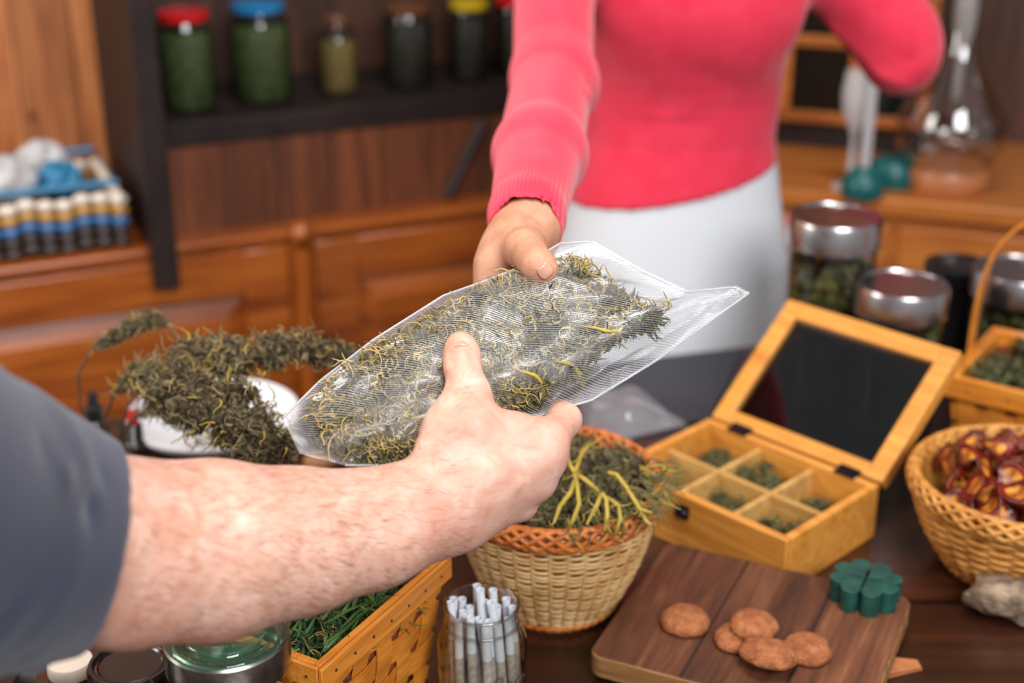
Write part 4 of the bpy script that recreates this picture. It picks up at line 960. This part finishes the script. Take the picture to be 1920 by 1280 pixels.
q = MB(); q.ball((0, 0, .012), .016, 12, 0, (1.2, 1, .7)); o = build('walnut', q, M['cork'], sharp=None); p = pt(600, 868, T+.01); o.location = (p[0], p[1], T); tag(o, 'rounded tan nut just below the left bag corner, beside the wrist', 'nut')

# ------------------------------------------------------------------ the transparent bag of herb
def poly(pts):
    P = np.array(pts, float); d = np.r_[0, np.cumsum(np.linalg.norm(np.diff(P, axis=0), axis=1))]; d /= d[-1]
    return lambda t: np.array([np.interp(t, d, P[:, 0]), np.interp(t, d, P[:, 1])])
cT = poly([(530, 782), (600, 712), (700, 635), (830, 553), (905, 527), (975, 500), (1050, 455)])
cB = poly([(648, 872), (720, 872), (790, 866), (880, 830), (1000, 785), (1050, 768), (1110, 752), (1240, 672), (1330, 605), (1407, 550)])
cL = poly([(530, 782), (545, 815), (562, 850), (648, 872)])
cR = poly([(1050, 455), (1110, 450), (1200, 503), (1290, 545), (1380, 535), (1407, 550)])
c00, c10, c01, c11 = cT(0), cT(1), cB(0), cB(1)
def bag_px(u, v):
    return (1-v)*cT(u)+v*cB(u)+(1-u)*cL(v)+u*cR(v)-((1-u)*(1-v)*c00+u*(1-v)*c10+(1-u)*v*c01+u*v*c11)
bagz = lambda x, y: .985+(x-530)*.00005+(800-y)*.00025
def bag_pt(u, v):
    x, y = bag_px(u, v); return pc(x, y, bagz(x, y))
bn = nrm(np.cross(bag_pt(.7, .5)-bag_pt(.3, .5), bag_pt(.5, .8)-bag_pt(.5, .2)))
if np.dot(bn, bag_pt(.5, .5)-V(0, 0, CZ)) > 0: bn = -bn              # towards the room's near side
def sstep(x): x = max(0, min(1, x)); return x*x*(3-2*x)
def thick(u, v):
    return .023*sstep(u/.22)**.8*sstep((1-u)/.20)*sstep(v/.30)**.9*sstep((1-v)/.26)+.0006
def wr(u, v, s):
    return (.0011*math.sin(31*u+9*v+s)+.0009*math.sin(17*v-23*u+2*s)+.0007*math.sin(53*u-31*v+s)+.0016*math.sin(11*u+19*v*v+s))*min(1, 12*u, 12*(1-u), 12*v, 12*(1-v))
bag = thing('plastic_bag', 'clear ribbed plastic bag of dried herb passed from hand to hand', 'bag', tuple(bag_pt(.5, .5))); bc0 = bag_pt(.5, .5)
def film_mat():
    m, nt, b = newmat('ribbed_film'); L = nt.links; nt.nodes.remove(b); out = nt.nodes['Material Output']
    uv = nd(nt, 'ShaderNodeUVMap'); sx = nd(nt, 'ShaderNodeSeparateXYZ'); L.new(uv.outputs[0], sx.inputs[0])
    a = nd(nt, 'ShaderNodeMath', operation='MULTIPLY'); L.new(sx.outputs[0], a.inputs[0]); a.inputs[1].default_value = 2*math.pi*120
    c = nd(nt, 'ShaderNodeMath', operation='MULTIPLY_ADD'); L.new(sx.outputs[1], c.inputs[0]); c.inputs[1].default_value = -2*math.pi*46; L.new(a.outputs[0], c.inputs[2])
    s = nd(nt, 'ShaderNodeMath', operation='SINE'); L.new(c.outputs[0], s.inputs[0])
    mr = nd(nt, 'ShaderNodeMapRange'); L.new(s.outputs[0], mr.inputs[0]); mr.inputs[1].default_value = -.2; mr.inputs[2].default_value = .7; mr.inputs[3].default_value = .0; mr.inputs[4].default_value = .24
    tr = nd(nt, 'ShaderNodeBsdfTransparent'); tr.inputs[0].default_value = (.97, .97, .97, 1)
    gl = nd(nt, 'ShaderNodeBsdfGlossy'); gl.inputs['Roughness'].default_value = .11
    n = nd(nt, 'ShaderNodeTexNoise'); n.inputs['Scale'].default_value = 48; n.inputs['Detail'].default_value = 4; L.new(coords(nt), n.inputs['Vector'])
    bp = nd(nt, 'ShaderNodeBump'); bp.inputs['Strength'].default_value = .4; bp.inputs['Distance'].default_value = .004; L.new(n.outputs[0], bp.inputs['Height'])
    bp2 = nd(nt, 'ShaderNodeBump'); bp2.inputs['Strength'].default_value = .6; bp2.inputs['Distance'].default_value = .0005; L.new(s.outputs[0], bp2.inputs['Height']); L.new(bp.outputs[0], bp2.inputs['Normal'])
    L.new(bp2.outputs[0], gl.inputs['Normal'])
    fr, mu = schlick(nt, 2.4); L.new(bp.outputs[0], fr.inputs['Normal'])
    m1 = nd(nt, 'ShaderNodeMixShader'); L.new(mu.outputs[0], m1.inputs[0]); L.new(tr.outputs[0], m1.inputs[1]); L.new(gl.outputs[0], m1.inputs[2])
    df = nd(nt, 'ShaderNodeBsdfDiffuse'); df.inputs[0].default_value = lin('#e6e6ea')
    m2 = nd(nt, 'ShaderNodeMixShader'); L.new(mr.outputs[0], m2.inputs[0]); L.new(m1.outputs[0], m2.inputs[1]); L.new(df.outputs[0], m2.inputs[2])
    L.new(m2.outputs[0], out.inputs[0]); return m
FM = film_mat()
NU, NV = 130, 64
for side, nm_ in ((1, 'front_film'), (-1, 'back_film')):
    q = MB(); G = []
    for i in range(NU+1):
        row = []
        for j in range(NV+1):
            u, v = i/NU, j/NV; row.append(bag_pt(u, v)+bn*side*(thick(u, v)+wr(u, v, 0 if side > 0 else 2.1))-bc0)
        G.append(row)
    q.grid(G); o = build(nm_, q, FM, bag, sharp=None)
    uvl = o.data.uv_layers.new(name='UVMap'); li = np.empty(len(o.data.loops), np.int64); o.data.loops.foreach_get('vertex_index', li)
    uvs = np.stack([(li//(NV+1))/NU, (li % (NV+1))/NV], 1).astype(np.float32); uvl.data.foreach_set('uv', uvs.ravel())
q = MB()
for e in (0, 1):
    P = [bag_pt(t, .006 if e == 0 else .994)-bc0 for t in np.linspace(0, 1, 60)]; q.tube(P, .0009, 5)
P = [bag_pt(.994, t)-bc0 for t in np.linspace(0, 1, 30)]; q.tube(P, .0008, 5)
build('heat_seal', q, M['film2'], bag, sharp=None)
hb = MB()
ttan = nrm(bag_pt(.7, .5)-bag_pt(.3, .5))
def inside(u, v):
    lim = .985 if u < .46 else .985-.27*sstep((u-.46)/.12)+.06*sstep((u-.75)/.2)
    return .10+.03*math.sin(9*u) < v < lim+.035*math.sin(23*u) and .03 < u < .93-.06*v
cnt = 0
while cnt < 1150:
    u, v = random.random(), random.random()
    if not inside(u, v): continue
    th_ = thick(u, v); s_ = min(random.uniform(.006, .0135), th_*.66); room = max(0, th_-s_*1.25)
    if th_ < .0055: continue
    bud(hb, bag_pt(u, v)+bn*room*random.choice([1, 1, .95, .8, .3, -.6])-bc0, s_, 26, stretch=(1, 1, .8), mats=(((7, 5, 2, 8, 1) if math.sin(19*u+2)*math.sin(13*v+5*u) > -.25 else (0, 7, 7, 1)) if u > .22 else (0, 7, 5, 1)), curls=1, cm=random.choice([3, 6, 2]), bl=.6); cnt += 1
cnt = 0
while cnt < 1900:
    u, v = random.random(), random.random()
    if not inside(u, v): continue
    th_ = thick(u, v)
    cl_ = math.sin(27*u+3*math.sin(9*v))*math.sin(15*v+4*u)
    if th_ < .0095 or random.random() > .55+.6*cl_: continue
    d = rng.normal(size=3); d = nrm(d-bn*np.dot(d, bn)*.75)
    curl(hb, bag_pt(u, v)+bn*th_*random.uniform(.62, .86)-bc0, nrm(d-bn*np.dot(d, bn)*.9), random.uniform(.008, .024), random.uniform(.0005, .0010), random.choice([3, 3, 6, 6, 6, 2, 2, 8, 4, 5]), n=7, wild=1.2, flatten=bn); cnt += 1
for a, b_ in ((( .345, .60), (.40, .80)), ((.60, .72), (.585, .93)), ((.53, .62), (.50, .90)), ((.22, .7), (.3, .75)), ((.72, .6), (.76, .78))):
    P = [bag_pt(a[0]*(1-t)+b_[0]*t+.008*math.sin(5*t+a[0]*9), a[1]*(1-t)+b_[1]*t)+bn*(thick(a[0]*(1-t)+b_[0]*t, a[1]*(1-t)+b_[1]*t)-.001)-bc0 for t in np.linspace(0, 1, 9)]
    hb.tube(P, [.0007+.0009*math.sin(math.pi*t) for t in np.linspace(0, 1, 9)], 5, m=4)
tag(build('dried_herb', hb, [M['g1'], M['g2'], M['g3'], M['tan'], M['yel'], M['b2'], plain('herb_pale_strand', '#d4bc84', .6, c2='#b89c64', ns=80), plain('herb_deep_olive', '#453f26', .75, c2='#5a5232', ns=90), plain('herb_straw', '#a8915c', .7, c2='#8c7a4a', ns=90)], sharp=None, loc=tuple(bc0)), 'dried olive-green and tan herb inside the handed plastic bag', 'dried herb', kind='stuff')  # includes a darker olive for the dark clusters of herb

# ------------------------------------------------------------------ people
def nail_mesh(center, axis, normal, w_, l_, rad):
    axis = nrm(axis); normal = nrm(np.asarray(normal)-np.dot(normal, axis)*axis); side = np.cross(axis, normal)
    q = MB(); G = []
    for i in range(13):
        v = -1+2*i/12; row = []
        wv = w_/2*(1-abs(v)**3.2*.75)**.5
        for j in range(11):
            a = (j/5-1)*wv/rad; row.append(center+axis*l_/2*v+side*rad*math.sin(a)+normal*(rad*(math.cos(a)-1)-.0012*max(0, v)**3-.0004*max(0, abs(v)-.8)*5))
        G.append(row)
    q.grid(G); return q
def limb(*k, **o):                                              # chain of round cones from (px, py, z, radius)
    out = []; K = o.get('k', .008)
    for i in range(len(k)-1): out.append(('rc', pc(*k[i][:3]), pc(*k[i+1][:3]), k[i][3], k[i+1][3], K))
    return out
# --- the man at the left: forearm and right hand
man = thing('person', 'man at left in a navy sleeve, bare forearm reaching in, thumb on the bag', 'person', tuple(pc(-350, 900, .62)))
mo = V(*man.location)
S = []
S += limb((-380, 850, .62, .058), (60, 1005, .79, .054), (235, 1037, .845, .0525), (400, 1031, .885, .0525), (560, 1014, .92, .0440), (700, 990, .950, .0365), (800, 962, .972, .0300), k=.02)
S += limb((790, 935, .968, .0250), (850, 925, .975, .0235), k=.02)
S += limb((780, 985, .985, .0235), (862, 968, .988, .0215), k=.02)
# palm: metacarpal fan
for a, b_, r0, r1_ in (((848, 905, .972), (1022, 822, .985), .0210, .0140), ((850, 925, .974), (1020, 856, .985), .0215, .0145), ((855, 945, .980), (1003, 900, .992), .0210, .0140), ((862, 968, .988), (972, 942, 1.003), .0190, .0125)):
    S += limb(a+(r0,), b_+(r1_,), k=.014)
S += limb((835, 850, .978, .0200), (880, 800, .978, .0190), k=.014)             # thenar / web
S += limb((960, 812, .984, .0150), (905, 812, .982, .0165), k=.016)
S += limb((828, 838, .980, .0155), (838, 800, .980, .0140), (872, 735, .985, .0135), k=.012)
S += limb((885, 795, .980, .0180), (880, 740, .986, .0142), (867, 690, .996, .0121), (866, 665, 1.000, .0122), (864, 648, 1.003, .0104), k=.006)
# fingers round the lower edge of the bag
S += limb((1030, 822, .988, .0138), (1058, 787, 1.012, .0118), (1050, 778, 1.030, .0105), (1005, 780, 1.050, .0098), (968, 784, 1.056, .0085), k=.006)
S += limb((1026, 858, .990, .0140), (1032, 838, 1.030, .0112), (1000, 826, 1.056, .0100), (958, 822, 1.062, .0086), k=.006)
S += limb((1006, 900, .996, .0138), (1004, 884, 1.038, .0106), (972, 868, 1.064, .0096), (934, 860, 1.068, .0083), k=.006)
S += limb((974, 944, 1.006, .0122), (965, 928, 1.042, .0095), (938, 912, 1.062, .0085), (908, 900, 1.064, .0075), k=.006)
def front(x, y, z, r): return pc(x, y, z-r)
def mpost(vs, N):
    s = []
    def fr(x0, y0, x1, y1, z, w_, d_): s.append((pc(x0, y0, z), pc(x1, y1, z), w_, d_))
    for x0, y0, x1, y1, z, d_ in ((846, 662, 886, 661, .9875, -.0011), (845, 672, 888, 672, .987, -.0013), (846, 682, 888, 683, .986, -.0009), (838, 752, 868, 757, .974, -.0012)): fr(x0, y0, x1, y1, z, .0022, d_)
    for x0, y0, x1, y1, z, d_ in ((865, 900, 1010, 832, .954, .0010), (868, 930, 1002, 868, .955, .0008), (880, 960, 985, 905, .965, .0006)): fr(x0, y0, x1, y1, z, .0045, d_)
    for x0, y0, x1, y1, z, d_ in ((946, 868, 990, 900, .962, -.0008), (940, 838, 1010, 846, .964, -.0008), (800, 905, 850, 880, .95, .0010), (850, 880, 905, 862, .952, .0008), (1040, 780, 1066, 806, 1.0, -.0006), (1046, 772, 1076, 800, 1.0, -.0006)): fr(x0, y0, x1, y1, z, .003, d_)
    return groove(vs, N, s)
vs, fs, N = organic(S, .0018, mpost)
body = build_np('body', vs-mo, fs, M['skin_m'], man)
build('thumbnail', (lambda q: (setattr(q, 'v', [tuple(np.array(p)-mo) for p in q.v]), q)[1])(nail_mesh(pc(864, 637, .9925), pc(863, 626, 1.0005)-pc(865, 648, .9905), pc(864, 632, .985)-pc(864, 644, 1.0), .0150, .0125, .0092)), M['nail'], man, sharp=None, solid=.0006)
# forearm hair
Cw = V(0, 0, CZ); zc_ = (vs[:, 1]*math.cos(PITCH)-(vs[:, 2]-CZ)*math.sin(PITCH)); pxs = 960+F*vs[:, 0]/zc_
vdir = (vs-Cw)/np.linalg.norm(vs-Cw, axis=1)[:, None]; facing = -(N*vdir).sum(1)
cand = np.where((pxs > 230) & (pxs < 880) & (facing > -.1))[0]
adir = nrm(pc(820, 950, .97)-pc(240, 1037, .85)); hb = MB()
pick = rng.choice(cand, 3000)
for i in pick:
    if random.random() < max(0, (pxs[i]-640)/300): continue
    p = vs[i]; n_ = N[i]; d = nrm(adir*1.0+rng.normal(size=3)*.35+V(0, 0, -.35)); d = nrm(d-n_*np.dot(d, n_)+n_*.22)
    l_ = random.uniform(.005, .012); s_ = nrm(np.cross(d, n_))*.00006
    q1 = p+d*l_*.5+n_*.0002; q2 = p+d*l_-n_*l_*.12
    hb.add([p-s_-mo, p+s_-mo, q1+s_-mo, q1-s_-mo, q2-mo], [(0, 1, 2, 3), (3, 2, 4)])
tag(build('arm_hair', hb, M['hair'], man, sharp=None), kind='stuff')
# sleeve
c1, c2_, c3_ = pc(188, 872, .85), pc(125, 1215, .835), pc(214, 1010, .785)
pn = nrm(np.cross(c2_-c1, c3_-c1)); pn = pn if np.dot(pn, adir) > 0 else -pn
S = limb((-380, 850, .62, .082), (-60, 990, .75, .076), (60, 1008, .79, .064), (235, 1037, .845, .0570), (330, 1037, .865, .056), k=.02)+[('cutplane', c1, pn, 0)]
def spost(vs, N):
    sg = []
    for x0, y0, x1, y1, z, w_, d_ in ((-20, 1130, 90, 900, .70, .008, .010), (30, 1200, 150, 960, .72, .008, -.008), (-40, 1040, 40, 850, .68, .008, -.009), (60, 1230, 190, 1060, .76, .007, .008), (-10, 760, 110, 860, .73, .008, .008), (20, 860, 160, 900, .74, .007, -.007), (110, 1180, 205, 950, .77, .006, .006), (-60, 1220, 20, 1120, .69, .010, .005)): sg.append((pc(x0, y0, z), pc(x1, y1, z), w_, d_))
    return groove(vs, N, sg)
M['navy'] = plain('navy_jersey', '#262c40', .85, c2='#30364c', ns=14, bump=.3, bs=900, sheen=.2)
vs, fs, N = organic(S, .003, spost); build_np('sleeve', vs-mo, fs, M['navy'], man)

# --- the woman behind the table
wx_, wy_ = .224, 1.885
wo = V(wx_, wy_, 0)
woman = thing('person', 'woman standing behind the counter in a coral pink sweater and white skirt', 'person', (wx_, wy_, 0))
def hand_w():
    S = []
    S += limb((1020, 300, 1.30, .033), (1000, 370, 1.215, .0255), (990, 425, 1.155, .0235), k=.012)
    S += limb((965, 440, 1.150, .0205), (948, 470, 1.135, .0200), k=.014); S += limb((1000, 440, 1.150, .0200), (985, 462, 1.128, .0200), k=.014)
    S += limb((958, 460, 1.138, .0200), (932, 505, 1.128, .0165), (922, 530, 1.126, .0130), k=.012)
    S += limb((975, 455, 1.122, .0185), (985, 468, 1.095, .0145), (998, 482, 1.074, .0118), (1009, 497, 1.060, .0118), (1019, 508, 1.056, .0106), k=.008)
    S += limb((925, 515, 1.130, .0115), (915, 545, 1.128, .0095), (945, 585, 1.116, .0085), (985, 600, 1.112, .0078), k=.006)
    S += limb((945, 510, 1.136, .0115), (950, 560, 1.128, .0095), (985, 580, 1.122, .0085), (1020, 585, 1.118, .0078), k=.006)
    S += limb((965, 500, 1.140, .0112), (980, 545, 1.134, .0092), (1015, 560, 1.126, .0082), (1050, 560, 1.122, .0076), k=.006)
    S += limb((985, 490, 1.140, .0105), (1005, 525, 1.138, .0085), (1035, 535, 1.130, .0076), (1062, 532, 1.126, .0070), k=.006)
    def po(v_, n_):
        s = [(pc(x0, y0, z), pc(x1, y1, z), .0020, -.0012) for x0, y0, x1, y1, z in ((984, 480, 1008, 470, 1.062), (987, 485, 1012, 474, 1.058), (990, 490, 1017, 479, 1.054))]
        s += [(pc(948, 470, 1.125), pc(962, 500, 1.115), .003, -.0012), (pc(960, 440, 1.12), pc(1010, 432, 1.12), .003, -.0008), (pc(966, 448, 1.115), pc(1000, 462, 1.10), .004, .0012)]
        return groove(v_, n_, s)
    return organic(S, .0017, po)
v1, f1, _ = hand_w()
K = np.array([(.62, .215, 1.89, .13, .085), (.80, .218, 1.89, .155, .100), (.98, .222, 1.89, .150, .098), (1.08, .222, 1.887, .140, .098), (1.16, .226, 1.882, .122, .088), (1.24, .230, 1.878, .122, .088), (1.33, .236, 1.87, .128, .095), (1.42, .240, 1.86, .138, .092), (1.48, .242, 1.855, .145, .075), (1.52, .242, 1.855, .11, .06)])
elbow = pc(1038, 160, 1.52)
def P3(x, y, z): return V(x, y, z)
S = [('loft', K, .03)]
S += [('rc', P3(.24, 1.855, 1.47), P3(.238, 1.83, 1.60), .052, .048, .03), ('el', P3(.236, 1.815, 1.70), (.078, .095, .118), np.eye(3), .02), ('rc', P3(.236, 1.725, 1.685), P3(.236, 1.705, 1.675), .010, .012, .015), ('rc', P3(.215, 1.735, 1.635), P3(.257, 1.735, 1.635), .007, .007, .008)]
S += [('rc', P3(.145, 1.84, 1.46), pc(1042, -60, 1.75), .042, .040, .02), ('rc', pc(1042, -60, 1.75), elbow, .038, .034, .02), ('rc', elbow, pc(1005, 330, 1.27), .037, .030, .02)]
S += [('rc', P3(.37, 1.86, 1.46), pc(1695, 105, 1.86), .046, .038, .02), ('rc', pc(1695, 105, 1.86), pc(1600, -230, 1.76), .036, .026, .02)]
for sx in (-1, 1): S += [('rc', P3(.21+sx*.07, 1.90, .75), P3(.21+sx*.065, 1.90, .47), .070, .048, .02), ('rc', P3(.21+sx*.065, 1.90, .47), P3(.21+sx*.07, 1.93, .09), .048, .036, .02), ('rc', P3(.21+sx*.075, 1.93, .05), P3(.21+sx*.085, 1.80, .032), .042, .032, .02)]
v2, f2, _ = organic(S, .009)
build_np('body', np.concatenate([v1, v2])-wo, np.concatenate([f1, f2+len(v1)]), M['skin_w'], woman)
build('thumbnail', (lambda q: (setattr(q, 'v', [tuple(np.array(p)-wo) for p in q.v]), q)[1])(nail_mesh(pc(1024.5, 508, 1.0440), pc(1024, 512, 1.053)-pc(1012, 496, 1.05), pc(1026, 502, 1.040)-pc(1019, 506, 1.056), .0125, .0105, .009)), M['nail'], woman, sharp=None, solid=.0005)
q = [('el', P3(.236, 1.84, 1.73), (.094, .105, .115), np.eye(3), .02), ('rc', P3(.236, 1.90, 1.70), P3(.236, 1.93, 1.45), .07, .05, .04)]
vh, fh, _ = organic(q+[('cutrc', P3(.236, 1.72, 1.66), P3(.236, 1.70, 1.66), .075, .075, 0)], .008); build_np('hair', vh-wo, fh, plain('dark_hair', '#2a1a12', .5), woman)
# sweater
arm_d = nrm(pc(985, 425, 1.155)-pc(1008, 320, 1.285)); sd = nrm(np.cross(arm_d, V(0, 0, 1)))
cuff_p = pc(986, 432, 1.150)
K2 = K.copy(); K2[:, 3] += .007; K2[:, 4] += .007; K2 = K2[2:]
S = [('loft', K2, .03)]
S += [('el', P3(.185, 1.79, 1.345), (.066, .038, .066), np.eye(3), .06), ('el', P3(.292, 1.80, 1.345), (.066, .038, .066), np.eye(3), .045)]
hemn = nrm(V(.13, -.0, -1))
S += [('cutplane', P3(.226, 1.80, 1.093), nrm(V(.20, .12, -1)), 0)]
S += [('rc', P3(.135, 1.83, 1.47), pc(1040, -60, 1.74), .060, .055, .03), ('rc', pc(1040, -60, 1.74), pc(1036, 150, 1.53), .050, .0430, .02), ('rc', pc(1036, 150, 1.53), pc(1012, 290, 1.325), .0425, .0410, .02), ('rc', pc(1058, 165, 1.51), pc(1040, 130, 1.55), .034, .034, .02), ('rc', pc(1012, 290, 1.325), pc(988, 405, 1.175), .0410, .0315, .02), ('rc', pc(988, 405, 1.175), pc(984, 440, 1.145), .0305, .0300, .01)]
S += [('cutplane', cuff_p+V(0, -.3, 0)*0, arm_d, 0)] if False else []
S += [('rc', P3(.36, 1.865, 1.455), pc(1690, 105, 1.86), .060, .0465, .03), ('rc', pc(1690, 105, 1.86), pc(1600, -230, 1.76), .0455, .034, .02), ('rc', pc(1560, -60, 1.87), pc(1690, 60, 1.86), .05, .045, .03)]
def sweater():
    # the cuff is cut open only near the wrist
    L_ = 1.0
    inner = [('cutrc', pc(993, 395, 1.19), pc(978, 470, 1.09), .0235, .0270, 0)]
    def po(v_, n_):
        sg = []
        for x0, y0, x1, y1, z, w_, d_ in ((985, 262, 1105, 178, 1.44, .008, .0035), (975, 240, 1085, 165, 1.45, .006, -.003), (960, 300, 1060, 235, 1.38, .007, -.0018), (1020, 205, 1108, 150, 1.46, .006, -.002)): sg.append((pc(x0, y0, z), pc(x1, y1, z), w_, d_))
        for x0, y0, x1, y1, z, w_, d_ in ((1110, 330, 1260, 250, 1.80, .016, .006), (1120, 260, 1230, 210, 1.80, .014, -.005), (1250, 350, 1450, 270, 1.80, .018, .005), (1320, 250, 1460, 180, 1.79, .020, -.005), (1150, 370, 1330, 340, 1.80, .012, -.004), (1300, 120, 1440, 220, 1.78, .020, -.004), (1560, 60, 1640, 150, 1.83, .014, .006), (1590, 20, 1700, 110, 1.82, .014, -.005), (1600, 120, 1700, 165, 1.83, .010, .004)): sg.append((pc(x0, y0, z), pc(x1, y1, z), w_, d_))
        return groove(v_, n_, sg)
    return organic(S+[('capcut', cuff_p, arm_d, .09, 0)]+inner, .0036, po)
_org = organic
def organic(prims, h, post=None):                               # adds 'capcut': a plane cut felt only within a given distance
    extra = [p for p in prims if p[0] == 'capcut']; base = [p for p in prims if p[0] != 'capcut']
    def pp(v_, n_):
        for _, p0, n0, rad, _k in extra:
            s_ = (v_-p0) @ n0; m_ = (s_ > 0) & (np.linalg.norm(v_-p0, axis=1) < rad); v_ = v_.copy(); v_[m_] -= s_[m_, None]*n0
        return post(v_, n_) if post else v_
    return _org(base, h, pp)
vs, fs, N = sweater()
M['coral'] = knit('coral_knit', '#e2304a', arm_d, sd, float(np.dot(pc(990, 375, 1.21)-wo, arm_d)), '#e83a54')
build_np('sweater', vs-wo, fs, M['coral'], woman)
# skirt
Ks = np.array([(.46, .215, 1.90, .185, .125), (.80, .220, 1.90, .176, .122), (.98, .223, 1.895, .164, .113), (1.07, .223, 1.89, .147, .104), (1.15, .226, 1.884, .130, .094)])
def skp(v_, n_):
    sg = [(pc(x0, y0, z), pc(x1, y1, z), w_, d_) for x0, y0, x1, y1, z, w_, d_ in ((1425, 390, 1395, 610, 1.83, .010, .012), (1458, 360, 1450, 600, 1.86, .009, -.010), (1385, 420, 1350, 620, 1.82, .010, -.009), (1300, 410, 1240, 640, 1.80, .016, .008), (1200, 420, 1180, 640, 1.80, .016, -.006), (1100, 420, 1090, 600, 1.84, .014, .006))]
    return groove(v_, n_, sg)
vs, fs, N = _org([('loft', Ks, .02)], .005, skp); build_np('skirt', vs-wo, fs, M['skirt'], woman)
